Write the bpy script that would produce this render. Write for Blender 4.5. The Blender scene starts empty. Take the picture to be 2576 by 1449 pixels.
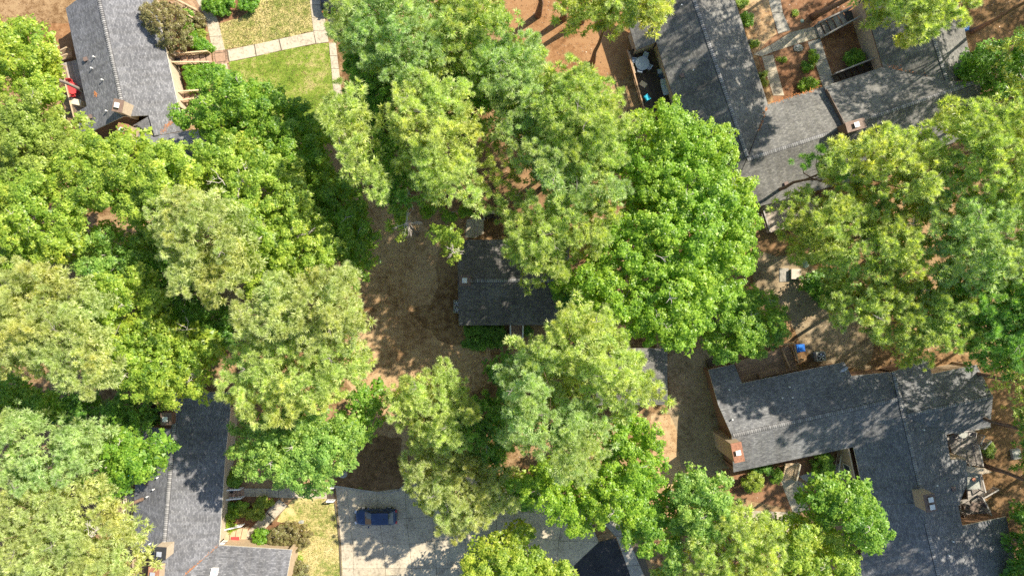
import bpy, math, random
import numpy as np
from mathutils import Vector, Matrix
R = math.radians
random.seed(7)
SC = bpy.context.scene
C = SC.collection
# ---------------------------------------------------------------- camera, sky, sun, exposure
H = 78.0            # drone height over the ground
F = 1780.0          # focal length in picture units of a 2576 wide frame
cam = bpy.data.cameras.new('camera'); camo = bpy.data.objects.new('camera', cam); C.objects.link(camo)
camo.location = (0, 0, H); camo.rotation_euler = (0, 0, 0)
cam.sensor_width = 36; cam.lens = F/2576*36; cam.clip_end = 1000; cam.clip_start = 1
SC.camera = camo
SUN_EL, SHX, SHY = 43.0, -0.815, -0.579        # elevation, direction in which shadows fall
w = bpy.data.worlds.new('World'); SC.world = w; w.use_nodes = True
nt = w.node_tree
for n in list(nt.nodes): nt.nodes.remove(n)
wo = nt.nodes.new('ShaderNodeOutputWorld'); wb = nt.nodes.new('ShaderNodeBackground'); sk = nt.nodes.new('ShaderNodeTexSky')
sk.sky_type = 'NISHITA'; sk.sun_disc = False; sk.sun_elevation = R(SUN_EL)
sk.sun_rotation = math.atan2(-SHX, -SHY)
sk.air_density = 1.0; sk.dust_density = 1.0
wb.inputs[1].default_value = 0.105
nt.links.new(sk.outputs[0], wb.inputs[0]); nt.links.new(wb.outputs[0], wo.inputs[0])
sl = bpy.data.lights.new('sun', 'SUN'); sl.energy = 4.6; sl.angle = R(0.53); sl.color = (1.0, 0.915, 0.78)
so = bpy.data.objects.new('sun', sl); C.objects.link(so)
d = Vector((SHX*math.cos(R(SUN_EL)), SHY*math.cos(R(SUN_EL)), -math.sin(R(SUN_EL))))
so.rotation_euler = d.to_track_quat('-Z', 'Y').to_euler(); so.location = (60, 60, 120)
vs = SC.view_settings; vs.view_transform = 'Standard'; vs.look = 'None'; vs.exposure = 1.1; vs.gamma = 1; vs.use_curve_mapping = False
SC.cycles.use_denoising = False; SC.cycles.max_bounces = 6; SC.cycles.transparent_max_bounces = 6

# ---------------------------------------------------------------- coordinates: picture point + height -> world
def at(px, py, z=0.0):
    k = (H-z)/F
    return Vector(((px-1288)*k, -(py-724.5)*k, z))
def zf(ox, oy, s):
    return lambda x, y: (ox+x*s, oy+y*s)
D = zf(0, 0, 1)
Z1 = zf(0, 0, 1/3); Z2 = zf(1502.7, 0, .41667); Z3 = zf(1717.3, 815.7, 1/3); Z4 = zf(0, 966, 1/3); Z5 = zf(815.7, 472.3, .35)
Z6 = zf(772.8, 0, 1/3); Z7 = zf(772.8, 966, 1/3); Z8 = zf(1717.3, 966, 1/3); Z10 = zf(1803.2, 482.6, .3); Z11 = zf(2103.7, 0, .18333)
Za = zf(1674.4, 858.7, 1/6); Zb = zf(2232.6, 1030.4, .13333); Zc = zf(1545.6, 68.7, .14817); Zd = zf(515.2, 1185, .2); Ze = zf(1846.2, 0, 1/6)

# ---------------------------------------------------------------- materials
def nodes(name):
    m = bpy.data.materials.new(name); m.use_nodes = True
    t = m.node_tree
    for n in list(t.nodes): t.nodes.remove(n)
    o = t.nodes.new('ShaderNodeOutputMaterial'); p = t.nodes.new('ShaderNodeBsdfPrincipled')
    t.links.new(p.outputs[0], o.inputs[0])
    return m, t, p, o
def N(t, kind, **kw):
    n = t.nodes.new(kind)
    for k, v in kw.items():
        if k.startswith('i_'):
            n.inputs[k[2:].replace('_', ' ')].default_value = v
        else: setattr(n, k, v)
    return n
def ramp(t, fac, stops):
    r = t.nodes.new('ShaderNodeValToRGB'); e = r.color_ramp.elements
    while len(e) < len(stops): e.new(.5)
    for i, (p, c) in enumerate(stops): e[i].position = p; e[i].color = (*c, 1)
    t.links.new(fac, r.inputs[0]); return r
def mixc(t, f, a, b, mode='MIX'):
    n = t.nodes.new('ShaderNodeMix'); n.data_type = 'RGBA'; n.blend_type = mode
    for s, v in ((0, f), (6, a), (7, b)):
        if hasattr(v, 'is_linked') or hasattr(v, 'links'): t.links.new(v, n.inputs[s])
        else: n.inputs[s].default_value = v if s == 0 else (*v, 1)
    return n.outputs[2]
def co(t, kind='Object'):
    return t.nodes.new('ShaderNodeTexCoord').outputs[kind]
def noise(t, vec, scale, detail=6, rough=.6):
    n = N(t, 'ShaderNodeTexNoise'); n.inputs['Scale'].default_value = scale; n.inputs['Detail'].default_value = detail; n.inputs['Roughness'].default_value = rough
    t.links.new(vec, n.inputs['Vector']); return n.outputs['Fac']
def bump(t, h, p, s=.3, dist=.05):
    b = t.nodes.new('ShaderNodeBump'); b.inputs['Strength'].default_value = s; b.inputs['Distance'].default_value = dist
    t.links.new(h, b.inputs['Height']); t.links.new(b.outputs[0], p.inputs['Normal'])
def plain(name, c, rough=.7, metal=0, vary=.15, scale=3, spec=.3, per=0.0):
    m, t, p, o = nodes(name)
    v = co(t); n1 = noise(t, v, scale)
    a = tuple(x*(1-vary) for x in c); b = tuple(min(1, x*(1+vary)) for x in c)
    col = ramp(t, n1, [(.3, a), (.7, b)]).outputs[0]
    if per:
        oi = t.nodes.new('ShaderNodeObjectInfo')
        f = ramp(t, oi.outputs['Random'], [(0, (1-per,)*3), (1, (1+per,)*3)]).outputs[0]
        col = mixc(t, 1.0, col, f, 'MULTIPLY')
    t.links.new(col, p.inputs['Base Color']); p.inputs['Roughness'].default_value = rough; p.inputs['Metallic'].default_value = metal
    p.inputs['Specular IOR Level'].default_value = spec
    return m
def foliage(name, dark, mid, light, trans=.35, scale=.9):
    m, t, p, o = nodes(name)
    g = t.nodes.new('ShaderNodeNewGeometry'); v = co(t)
    n1 = noise(t, v, scale, 3)
    ad = N(t, 'ShaderNodeMath', operation='MULTIPLY_ADD'); t.links.new(g.outputs['Random Per Island'], ad.inputs[0]); ad.inputs[1].default_value = .55
    sb = N(t, 'ShaderNodeMath', operation='MULTIPLY_ADD'); t.links.new(n1, sb.inputs[0]); sb.inputs[1].default_value = 1.3; sb.inputs[2].default_value = -.42
    t.links.new(sb.outputs[0], ad.inputs[2])
    r0 = ramp(t, ad.outputs[0], [(.1, dark), (.5, mid), (.95, light)])
    hv = ramp(t, noise(t, v, .22, 4), [(.32, (1.12, 1.0, .85)), (.5, (1, 1, 1)), (.68, (.90, .98, 1.0))])
    class _R: outputs = [mixc(t, 1.0, r0.outputs[0], hv.outputs[0], 'MULTIPLY')]
    r = _R
    t.links.new(r.outputs[0], p.inputs['Base Color']); p.inputs['Roughness'].default_value = .42; p.inputs['Specular IOR Level'].default_value = .5
    tr = t.nodes.new('ShaderNodeBsdfTranslucent')
    tc = mixc(t, 1.0, r.outputs[0], (1.35, 1.4, .45), 'MULTIPLY'); t.links.new(tc, tr.inputs[0])
    mx = t.nodes.new('ShaderNodeMixShader'); mx.inputs[0].default_value = trans
    t.links.new(p.outputs[0], mx.inputs[1]); t.links.new(tr.outputs[0], mx.inputs[2]); t.links.new(mx.outputs[0], o.inputs[0])
    return m
def shingle_mat(name, base, lo, hi, blotch=.2):
    m, t, p, o = nodes(name)
    uv = co(t, 'UV')
    b = N(t, 'ShaderNodeTexBrick'); t.links.new(uv, b.inputs['Vector'])
    b.inputs['Scale'].default_value = 1; b.inputs['Brick Width'].default_value = .3; b.inputs['Row Height'].default_value = .15
    b.inputs['Mortar Size'].default_value = .012; b.inputs['Mortar Smooth'].default_value = .3; b.inputs['Bias'].default_value = -.1
    b.offset = .37; b.offset_frequency = 2
    b.inputs['Color1'].default_value = (*lo, 1); b.inputs['Color2'].default_value = (*hi, 1); b.inputs['Mortar'].default_value = (*[x*.45 for x in base], 1)
    b2 = N(t, 'ShaderNodeTexBrick'); t.links.new(uv, b2.inputs['Vector'])
    b2.inputs['Scale'].default_value = 1; b2.inputs['Brick Width'].default_value = .19; b2.inputs['Row Height'].default_value = .15; b2.offset = .61
    b2.inputs['Mortar Size'].default_value = 0; b2.inputs['Color1'].default_value = (.72, .72, .74, 1); b2.inputs['Color2'].default_value = (1.25, 1.24, 1.22, 1)
    c = mixc(t, .4, b.outputs['Color'], b2.outputs['Color'], 'MULTIPLY')
    c = mixc(t, 1.0, c, (.82, .81, .79), 'MULTIPLY')
    n1 = noise(t, co(t), .35, 5); f = ramp(t, n1, [(.3, (1-blotch,)*3), (.7, (1+blotch,)*3)]).outputs[0]
    c = mixc(t, 1.0, c, f, 'MULTIPLY')
    mp = N(t, 'ShaderNodeMapping'); mp.inputs['Scale'].default_value = (1.6, .18, 1); t.links.new(uv, mp.inputs['Vector'])
    st = ramp(t, noise(t, mp.outputs[0], 1.0, 5), [(.35, (.86, .85, .83)), (.6, (1.06,)*3)]).outputs[0]
    c = mixc(t, 1.0, c, st, 'MULTIPLY')
    n2 = noise(t, co(t), 14, 4); f2 = ramp(t, n2, [(.3, (.93,)*3), (.7, (1.07,)*3)]).outputs[0]
    c = mixc(t, 1.0, c, f2, 'MULTIPLY')
    t.links.new(c, p.inputs['Base Color']); p.inputs['Roughness'].default_value = .9; p.inputs['Specular IOR Level'].default_value = .2
    mm = N(t, 'ShaderNodeMath', operation='ADD'); 
    bw = N(t, 'ShaderNodeRGBToBW'); t.links.new(b2.outputs['Color'], bw.inputs[0])
    t.links.new(bw.outputs[0], mm.inputs[0]); 
    iv = N(t, 'ShaderNodeMath', operation='MULTIPLY'); t.links.new(b.outputs['Fac'], iv.inputs[0]); iv.inputs[1].default_value = -1.0
    t.links.new(iv.outputs[0], mm.inputs[1]); bump(t, mm.outputs[0], p, .3, .012)
    return m
def ground_mat(name, stops, s1=.12, s2=1.6, s3=9, bs=.5, gain=.8):
    stops = [(p, tuple(x*gain*q for x, q in zip(c, (1.02, .975, .84)))) for p, c in stops]
    m, t, p, o = nodes(name)
    v = co(t); a = noise(t, v, s1, 5, .65); b = noise(t, v, s2, 6, .7); c = noise(t, v, s3, 6, .75)
    m1 = N(t, 'ShaderNodeMath', operation='MULTIPLY_ADD'); t.links.new(b, m1.inputs[0]); m1.inputs[1].default_value = .55
    m0 = N(t, 'ShaderNodeMath', operation='MULTIPLY'); t.links.new(a, m0.inputs[0]); m0.inputs[1].default_value = .7; t.links.new(m0.outputs[0], m1.inputs[2])
    m2 = N(t, 'ShaderNodeMath', operation='MULTIPLY_ADD'); t.links.new(c, m2.inputs[0]); m2.inputs[1].default_value = .55; t.links.new(m1.outputs[0], m2.inputs[2])
    sb = N(t, 'ShaderNodeMath', operation='SUBTRACT'); t.links.new(m2.outputs[0], sb.inputs[0]); sb.inputs[1].default_value = .4
    stops = [(.5+(p-.55)*.55, c) for p, c in stops]
    r = ramp(t, sb.outputs[0], stops)
    t.links.new(r.outputs[0], p.inputs['Base Color']); p.inputs['Roughness'].default_value = .95; p.inputs['Specular IOR Level'].default_value = .1
    bump(t, c, p, bs, .06)
    return m
M = {}
M['straw'] = ground_mat('pine straw and dirt', [(.2, (.10, .06, .03)), (.44, (.21, .125, .065)), (.55, (.33, .22, .13)), (.72, (.44, .31, .19)), (.9, (.26, .19, .10))])
M['orange_straw'] = ground_mat('fresh pine straw', [(.2, (.15, .075, .035)), (.45, (.31, .165, .085)), (.65, (.42, .255, .145)), (.9, (.28, .14, .07))], s3=12)
M['tan_litter'] = ground_mat('dry litter and thin grass', [(.2, (.15, .085, .045)), (.4, (.36, .225, .13)), (.6, (.55, .39, .25)), (.85, (.62, .46, .30))])
M['bare'] = ground_mat('bare grey dirt', [(.2, (.10, .075, .05)), (.42, (.24, .185, .125)), (.6, (.38, .305, .22)), (.85, (.44, .36, .27))])
M['shade_litter'] = ground_mat('brown litter with shade tone', [(.2, (.07, .045, .025)), (.42, (.18, .11, .06)), (.6, (.28, .18, .105)), (.85, (.40, .25, .15))], s3=12)  # dull litter; its dark tone stands in for tree shade on right-hand beds
M['mulch'] = ground_mat('brown mulch', [(.2, (.10, .05, .03)), (.5, (.26, .14, .085)), (.7, (.36, .21, .14)), (.9, (.24, .13, .07))], s3=14)
M['lawn_dry'] = ground_mat('dry lawn', [(.15, (.10, .17, .03)), (.40, (.24, .28, .08)), (.56, (.48, .42, .20)), (.85, (.60, .50, .29))], s1=.3, gain=1)
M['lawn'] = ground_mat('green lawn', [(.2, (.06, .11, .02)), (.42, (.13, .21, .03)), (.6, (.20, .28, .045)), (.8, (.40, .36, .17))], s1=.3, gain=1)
M['concrete'] = None
def concrete(name, c, per=.1):
    m, t, p, o = nodes(name)
    v = co(t, 'Generated'); v = co(t)
    g = t.nodes.new('ShaderNodeNewGeometry').outputs['Position']
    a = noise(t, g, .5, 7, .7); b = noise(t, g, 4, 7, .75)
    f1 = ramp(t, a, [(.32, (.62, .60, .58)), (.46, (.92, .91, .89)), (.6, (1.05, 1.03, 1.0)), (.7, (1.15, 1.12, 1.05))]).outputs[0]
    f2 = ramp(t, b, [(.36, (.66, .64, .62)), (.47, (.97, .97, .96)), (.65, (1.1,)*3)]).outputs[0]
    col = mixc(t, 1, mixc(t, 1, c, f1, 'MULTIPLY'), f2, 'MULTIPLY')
    oi = t.nodes.new('ShaderNodeObjectInfo'); f3 = ramp(t, oi.outputs['Random'], [(0, (1-per,)*3), (1, (1+per,)*3)]).outputs[0]
    col = mixc(t, 1, col, f3, 'MULTIPLY')
    t.links.new(col, p.inputs['Base Color']); p.inputs['Roughness'].default_value = .9; p.inputs['Specular IOR Level'].default_value = .2
    bump(t, b, p, .25, .02); return m
M['concrete'] = concrete('weathered concrete', (.46, .405, .31))
M['concrete_grey'] = concrete('grey concrete', (.36, .34, .30))
M['brickband'] = concrete('brick paver', (.38, .25, .17), .25)
M['asphalt'] = concrete('asphalt', (.045, .046, .052))
M['joint'] = plain('joint dirt', (.13, .105, .075), .95)
M['roof_a'] = shingle_mat('grey shingles', (.21, .215, .235), (.15, .155, .17), (.27, .275, .295))
M['roof_b'] = shingle_mat('weathered shingles', (.22, .215, .205), (.16, .16, .155), (.27, .265, .25), .25)
M['roof_d'] = shingle_mat('slate grey shingles', (.23, .235, .245), (.17, .175, .185), (.29, .295, .30))
M['roof_c'] = shingle_mat('old brown grey shingles', (.19, .18, .17), (.135, .13, .125), (.235, .225, .215), .3)
M['cap'] = plain('ridge cap shingle', (.25, .245, .24), .9, vary=.2, scale=6, per=.3)
M['strip'] = plain('dark ridge strip', (.045, .045, .05), .9)  # strip added under the ridge caps so the gaps between them look dark
M['browntop'] = plain('brown metal chimney top', (.19, .13, .10), .6, vary=.3, scale=5)
M['fascia'] = plain('pale fascia', (.62, .58, .5), .6)
M['gutter_dark'] = plain('brown fascia', (.16, .11, .08), .6)
M['beige'] = plain('beige siding', (.48, .39, .28), .8)
M['tan'] = plain('tan siding', (.42, .32, .21), .8)
M['cream'] = plain('cream trim', (.66, .56, .4), .7)
M['brown_siding'] = plain('brown wood siding', (.21, .12, .07), .8)
M['chim'] = plain('beige chimney siding', (.44, .36, .26), .8)
M['rust'] = plain('rusted chimney top', (.30, .14, .085), .7, vary=.35, scale=5)
M['darkmetal'] = plain('dark metal', (.05, .05, .05), .5, .3)
M['white'] = plain('white paint', (.75, .74, .7), .5, vary=.06)
M['galv'] = plain('galvanised metal', (.6, .6, .6), .35, .5)
M['glass'] = plain('window glass', (.03, .04, .05), .08, 0, spec=.8)
M['deck_grey'] = plain('grey deck board', (.28, .25, .22), .85, per=.25, vary=.25, scale=2)
M['deck_brown'] = plain('brown deck board', (.34, .22, .13), .85, per=.25, vary=.25, scale=2)
M['deck_dark'] = plain('dark stained board', (.07, .055, .04), .8, per=.3, vary=.3)
M['deck_pale'] = plain('weathered pale board', (.45, .38, .31), .85, per=.2, vary=.2)
M['rail_tan'] = plain('tan rail wood', (.50, .37, .23), .8)
M['rail_brown'] = plain('brown rail wood', (.40, .25, .13), .8)
M['rail_grey'] = plain('grey rail wood', (.36, .33, .30), .8)
M['step'] = plain('wood step', (.36, .24, .17), .85, per=.15)
M['bark'] = plain('pine bark', (.20, .13, .09), .95, vary=.45, scale=5)
M['bark_grey'] = plain('grey bark', (.24, .21, .18), .95, vary=.35, scale=5)
M['dead'] = plain('bleached dead wood', (.44, .39, .34), .9, vary=.2)
M['red'] = plain('red patio plastic', (.55, .06, .06), .5)
M['blue'] = plain('blue plastic', (.03, .18, .62), .45)
M['teal'] = plain('turquoise cloth', (.03, .45, .60), .6)
M['navy'] = plain('dark blue cushion', (.05, .09, .16), .8)
M['cushion'] = plain('pale blue cushion', (.42, .50, .60), .85)
M['paper'] = plain('cardboard', (.55, .45, .30), .9)
M['stone'] = plain('grey stone', (.33, .33, .29), .9, vary=.25)
M['greenbox'] = plain('green utility lid', (.20, .27, .22), .7)
M['terracotta'] = plain('terracotta', (.50, .22, .14), .8)
# foliage palettes
FO = {}
FO['lime'] = foliage('lime foliage', (0.121, 0.225, 0.033), (0.318, 0.446, 0.054), (0.638, 0.701, 0.138), 0.5)
FO['green'] = foliage('green foliage', (0.08, 0.204, 0.031), (0.216, 0.39, 0.043), (0.431, 0.584, 0.089), 0.5)
FO['vivid'] = foliage('vivid green foliage', (0.099, 0.224, 0.024), (0.269, 0.438, 0.036), (0.495, 0.651, 0.083), 0.5)
FO['teal'] = foliage('bluish foliage', (0.095, 0.215, 0.045), (0.263, 0.431, 0.084), (0.509, 0.661, 0.169), 0.5)
FO['olive'] = foliage('olive foliage', (0.14, 0.204, 0.036), (0.302, 0.398, 0.067), (0.543, 0.619, 0.16), 0.5)
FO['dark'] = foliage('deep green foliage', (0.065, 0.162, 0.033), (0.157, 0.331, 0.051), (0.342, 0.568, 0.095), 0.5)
FO['pine_pale'] = foliage('pale pine needles', (0.19, 0.262, 0.076), (0.501, 0.598, 0.209), (0.894, 0.923, 0.419), 0.5)
FO['pine_yellow'] = foliage('yellowish pine needles', (0.186, 0.258, 0.087), (0.436, 0.566, 0.243), (0.722, 0.815, 0.446), 0.5)
FO['pine_green'] = foliage('green pine needles', (0.161, 0.241, 0.073), (0.441, 0.547, 0.175), (0.792, 0.83, 0.323), 0.5)
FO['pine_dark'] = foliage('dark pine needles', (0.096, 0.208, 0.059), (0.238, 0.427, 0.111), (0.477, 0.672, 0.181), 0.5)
FO['pine_olive'] = foliage('olive pine needles', (0.216, 0.255, 0.083), (0.489, 0.555, 0.224), (0.788, 0.814, 0.47), 0.5)
FO['hedge'] = foliage('hedge leaves', (.05, .14, .012), (.15, .33, .022), (.30, .48, .05), .35, 2)
FO['hedge_y'] = foliage('yellow green shrub leaves', (.11, .18, .016), (.29, .38, .04), (.46, .52, .09), .35, 2)
FO['purple'] = foliage('purple brown leaves', (.10, .07, .03), (.22, .19, .075), (.33, .35, .11), .3, 3)
FO['grass'] = foliage('grass blades', (.10, .14, .03), (.24, .25, .08), (.42, .36, .17), .3, 1)
FO['litter'] = foliage('fallen leaves', (.08, .045, .025), (.24, .14, .07), (.44, .29, .16), .1, 2)

# ---------------------------------------------------------------- mesh helpers
WLOC = {}
def tag(o, label=None, cat=None, group=None, kind=None):
    if label: o['label'] = label
    if cat: o['category'] = cat
    if group: o['group'] = group
    if kind: o['kind'] = kind
    return o
def link(o, parent=None):
    C.objects.link(o)
    if parent is not None:
        o.parent = parent
    return o
def empty(name, loc, label, cat, group=None, rz=0):
    o = bpy.data.objects.new(name, None); o.empty_display_size = .5
    link(o); o.location = loc; o.rotation_euler = (0, 0, rz)
    WLOC[o.name] = (Vector(loc), rz)
    return tag(o, label, cat, group)
def inv(o, parent):
    """child given in world coordinates under a placed empty"""
    if parent is not None and parent.name in WLOC:
        l, rz = WLOC[parent.name]
        o.matrix_parent_inverse = (Matrix.Translation(l) @ Matrix.Rotation(rz, 4, 'Z')).inverted()
class MB:
    def __init__(s): s.v = []; s.f = []; s.mi = []; s.uv = []
    def add(s, vs, fs, m=0):
        b = len(s.v); s.v += [tuple(x) for x in vs]
        for f in fs: s.f.append([i+b for i in f]); s.mi.append(m)
        return s
    def box(s, c, sz, rz=0, m=0, top=None, tilt=None):
        x, y, z = (a/2 for a in sz); tx, ty = (top if top else (1, 1))
        P = [(-x, -y, -z), (x, -y, -z), (x, y, -z), (-x, y, -z), (-x*tx, -y*ty, z), (x*tx, -y*ty, z), (x*tx, y*ty, z), (-x*tx, y*ty, z)]
        mt = Matrix.Rotation(rz, 4, 'Z')
        if tilt: mt = mt @ Matrix.Rotation(tilt[1], 4, tilt[0])
        c = Vector(c)
        return s.add([mt @ Vector(p)+c for p in P], [(0, 3, 2, 1), (4, 5, 6, 7), (0, 1, 5, 4), (1, 2, 6, 5), (2, 3, 7, 6), (3, 0, 4, 7)], m)
    def bar(s, a, b, wd, ht, m=0):
        """box from a to b (world points on its centre line)"""
        a = Vector(a); b = Vector(b); dd = (b-a); L = dd.length
        if L < 1e-4: return s
        x = dd/L; up = Vector((0, 0, 1))
        if abs(x.z) > .98: up = Vector((1, 0, 0))
        y = up.cross(x).normalized(); z = x.cross(y)
        P = []
        for e in (a, b):
            for (i, j) in ((-1, -1), (1, -1), (1, 1), (-1, 1)): P.append(e+y*(i*wd/2)+z*(j*ht/2))
        return s.add(P, [(0, 1, 2, 3), (7, 6, 5, 4), (0, 4, 5, 1), (1, 5, 6, 2), (2, 6, 7, 3), (3, 7, 4, 0)], m)
    def tube(s, pts, rs, n=7, m=0, cap=True):
        pts = [Vector(p) for p in pts]; b = len(s.v); k = len(pts)
        for i, p in enumerate(pts):
            t = (pts[min(i+1, k-1)]-pts[max(i-1, 0)]).normalized()
            u = t.orthogonal().normalized() if i == 0 else (u-t*u.dot(t)).normalized()
            w_ = t.cross(u)
            for j in range(n):
                a = 2*math.pi*j/n; s.v.append(tuple(p+(u*math.cos(a)+w_*math.sin(a))*rs[i]))
        for i in range(k-1):
            for j in range(n):
                j2 = (j+1) % n; s.f.append([b+i*n+j, b+i*n+j2, b+(i+1)*n+j2, b+(i+1)*n+j]); s.mi.append(m)
        if cap:
            s.f.append([b+j for j in range(n)][::-1]); s.mi.append(m)
            s.f.append([b+(k-1)*n+j for j in range(n)]); s.mi.append(m)
        return s
    def prism(s, poly, z0, z1, m=0, ms=None):
        n = len(poly); z0 = z0 if hasattr(z0, '__len__') else [z0]*n; z1 = z1 if hasattr(z1, '__len__') else [z1]*n
        ar = sum(poly[i][0]*poly[(i+1) % n][1]-poly[(i+1) % n][0]*poly[i][1] for i in range(n))
        idx = list(range(n)) if ar > 0 else list(range(n))[::-1]
        P = [(poly[i][0], poly[i][1], z0[i]) for i in idx]+[(poly[i][0], poly[i][1], z1[i]) for i in idx]
        b = len(s.v); s.v += P
        s.f.append([b+i for i in range(n)][::-1]); s.mi.append(m)
        s.f.append([b+n+i for i in range(n)]); s.mi.append(m)
        for i in range(n):
            j = (i+1) % n; s.f.append([b+i, b+j, b+n+j, b+n+i]); s.mi.append(m if ms is None else ms)
        return s
    def build(s, name, mats, parent=None, world=True, uvfn=None, smooth=False):
        me = bpy.data.meshes.new(name); me.from_pydata(s.v, [], s.f)
        if not isinstance(mats, (list, tuple)): mats = [mats]
        for m in mats: me.materials.append(m)
        me.polygons.foreach_set('material_index', s.mi)
        if smooth: me.polygons.foreach_set('use_smooth', [True]*len(me.polygons))
        if uvfn:
            uv = me.uv_layers.new(name='UVMap')
            for lp in me.loops: uv.data[lp.index].uv = uvfn(Vector(s.v[lp.vertex_index]))
        me.update()
        o = bpy.data.objects.new(name, me); link(o, parent)
        if world: inv(o, parent)
        return o
def share(name, me, loc, rot=(0, 0, 0), parent=None, scale=(1, 1, 1), world=True):
    o = bpy.data.objects.new(name, me); link(o, parent)
    if world: inv(o, parent)
    o.location = loc; o.rotation_euler = rot; o.scale = scale
    return o
def unit_box(name, m, sz=(1, 1, 1)):
    me = bpy.data.meshes.new(name); b = MB().box((0, 0, 0), sz); me.from_pydata(b.v, [], b.f); me.materials.append(m); return me

# ---------------------------------------------------------------- ground
def sheet(name, poly, z, mat, jitter=.0, seg=.8, seed=1, kind='structure', label=None, thick=None):
    """flat area with an uneven outline; poly in world xy"""
    rn = random.Random(seed); pts = []
    for i in range(len(poly)):
        a = Vector(poly[i][:2]); b = Vector(poly[(i+1) % len(poly)][:2]); n = max(1, int((b-a).length/seg)) if jitter else 1
        for k in range(n):
            p = a.lerp(b, k/n)
            if jitter: p = p+Vector((rn.uniform(-jitter, jitter), rn.uniform(-jitter, jitter)))
            pts.append(p)
    mb = MB()
    if thick: mb.prism([tuple(p) for p in pts], z-thick, z)
    else: mb.add([(p.x, p.y, z) for p in pts], [list(range(len(pts)))])
    ar = sum(pts[i].x*pts[(i+1) % len(pts)].y-pts[(i+1) % len(pts)].x*pts[i].y for i in range(len(pts)))
    if not thick and ar < 0: mb.f = [f[::-1] for f in mb.f]
    o = mb.build(name, mat); tag(o, kind=kind); o.location.z += (seed % 25)*.0009 if jitter else 0
    if label: o['label'] = label
    return o
def W(pts, z=0, f=D): return [at(*f(*p), z) for p in pts]
# one ground sheet, gently uneven, far beyond the picture
n = 90; S_ = 300.0
gx = np.sign(np.linspace(-1, 1, n))*np.abs(np.linspace(-1, 1, n))**1.6*S_
gv = [(x, y, 0.0) for y in gx for x in gx]
gf = [(j*n+i, j*n+i+1, (j+1)*n+i+1, (j+1)*n+i) for j in range(n-1) for i in range(n-1)]
g = MB(); g.v = gv; g.f = [list(q) for q in gf]; g.mi = [0]*len(gf)
tag(g.build('ground', M['straw']), label='brown pine straw and bare dirt ground between the houses', kind='structure')
sheet('pine_straw_bed', W([(1230, -40), (1620, -40), (1640, 60), (1600, 170), (1560, 200), (1420, 190), (1340, 160), (1240, 60)]), .004, M['orange_straw'], .35, seed=2, label='bright orange pine straw at the top of the picture')
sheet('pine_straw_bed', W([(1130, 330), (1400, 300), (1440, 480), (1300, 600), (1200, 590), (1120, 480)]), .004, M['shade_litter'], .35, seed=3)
sheet('dry_litter_ground', W([(890, 790), (1010, 780), (1110, 860), (1230, 870), (1250, 960), (1120, 1000), (1020, 1120), (1010, 1230), (930, 1230), (880, 1150), (880, 900)]), .004, M['tan_litter'], .35, seed=4)
sheet('dry_litter_ground', W([(860, 480), (980, 500), (1110, 600), (1090, 760), (1000, 800), (900, 770), (850, 600)]), .004, M['tan_litter'], .35, seed=5)
sheet('bare_dirt', W([(1680, 880), (1800, 880), (1830, 1000), (1850, 1180), (1700, 1210), (1640, 1100), (1680, 1020)]), .004, M['bare'], .3, seed=6)
sheet('bare_dirt', W([(1900, 620), (2070, 600), (2130, 700), (2230, 850), (2200, 930), (2050, 920), (1990, 800), (1900, 730)]), .004, M['bare'], .4, seed=7)
sheet('pine_straw_bed', W([(1900, 585), (2010, 575), (2080, 620), (2130, 690), (2110, 760), (2060, 690), (2000, 640), (1920, 640)]), .008, M['shade_litter'], .4, seed=8)  # straw bed darkened, shade painted into its colour
sheet('pine_straw_bed', W([(2200, 860), (2420, 890), (2600, 960), (2600, 1400), (2500, 1400), (2480, 1000), (2300, 930), (2180, 920)]), .008, M['shade_litter'], .4, seed=9)  # right edge bed, tree shade painted in as a darker litter tone
sheet('pine_straw_bed', W([(2430, 20), (2600, -40), (2600, 120), (2460, 190), (2400, 150)]), .008, M['shade_litter'], .4, seed=10)  # corner bed lies in deep shade, carried by the darker litter colour
sheet('dry_litter_ground', W([(130, 60), (175, 60), (200, 130), (190, 170), (120, 170), (110, 120)]), .004, M['orange_straw'], .3, seed=11)
sheet('dry_litter_ground', W([(1640, 1040), (1690, 1040), (1720, 1180), (1760, 1200), (1680, 1260), (1640, 1150)]), .008, M['tan_litter'], .3, seed=12)
sheet('mulch_bed', W([(1250, -60), (1640, -60), (1800, 480), (1640, 640), (1620, 700), (1100, 700), (850, 0)], 0, Z2), .008, M['mulch'], .1, seed=13)
sheet('pine_straw_bed', W([(860, -30), (1040, -30), (1080, 200), (960, 330), (920, 290), (880, 150)], 0, Z2), .012, M['tan_litter'], .15, seed=14)
sheet('mulch_bed', W([(1240, 60), (1560, 160), (1590, 400), (1600, 720), (1300, 720)], 0, Z1), .006, M['mulch'], .12, seed=15)
sheet('mulch_bed', W([(1480, -40), (1990, -40), (1960, 60), (1860, 150), (1650, 180), (1560, 160), (1480, 120)], 0, Z1), .006, M['mulch'], .12, seed=16)
sheet('mulch_bed', W([(220, 100), (860, 300), (1000, 420), (600, 720), (900, 640), (1330, 640), (1450, 800), (1060, 900), (300, 960), (200, 600)], 0, Zd), .006, M['mulch'], .1, seed=17)
sheet('mulch_bed', W([(300, 1090), (760, 1010), (1280, 950), (1400, 1240), (900, 1420), (400, 1300), (280, 1200)], 0, Z3), .006, M['mulch'], .1, seed=18)
sheet('lawn', W([(1655, 185), (1830, 130), (1960, 20), (2000, -60), (2340, -60), (2365, 235), (2050, 310), (1700, 375), (1670, 260)], 0, Z1), .010, M['lawn_dry'], .06, .5, seed=20, label='dry yellowing lawn beside the path at the top')
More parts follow.
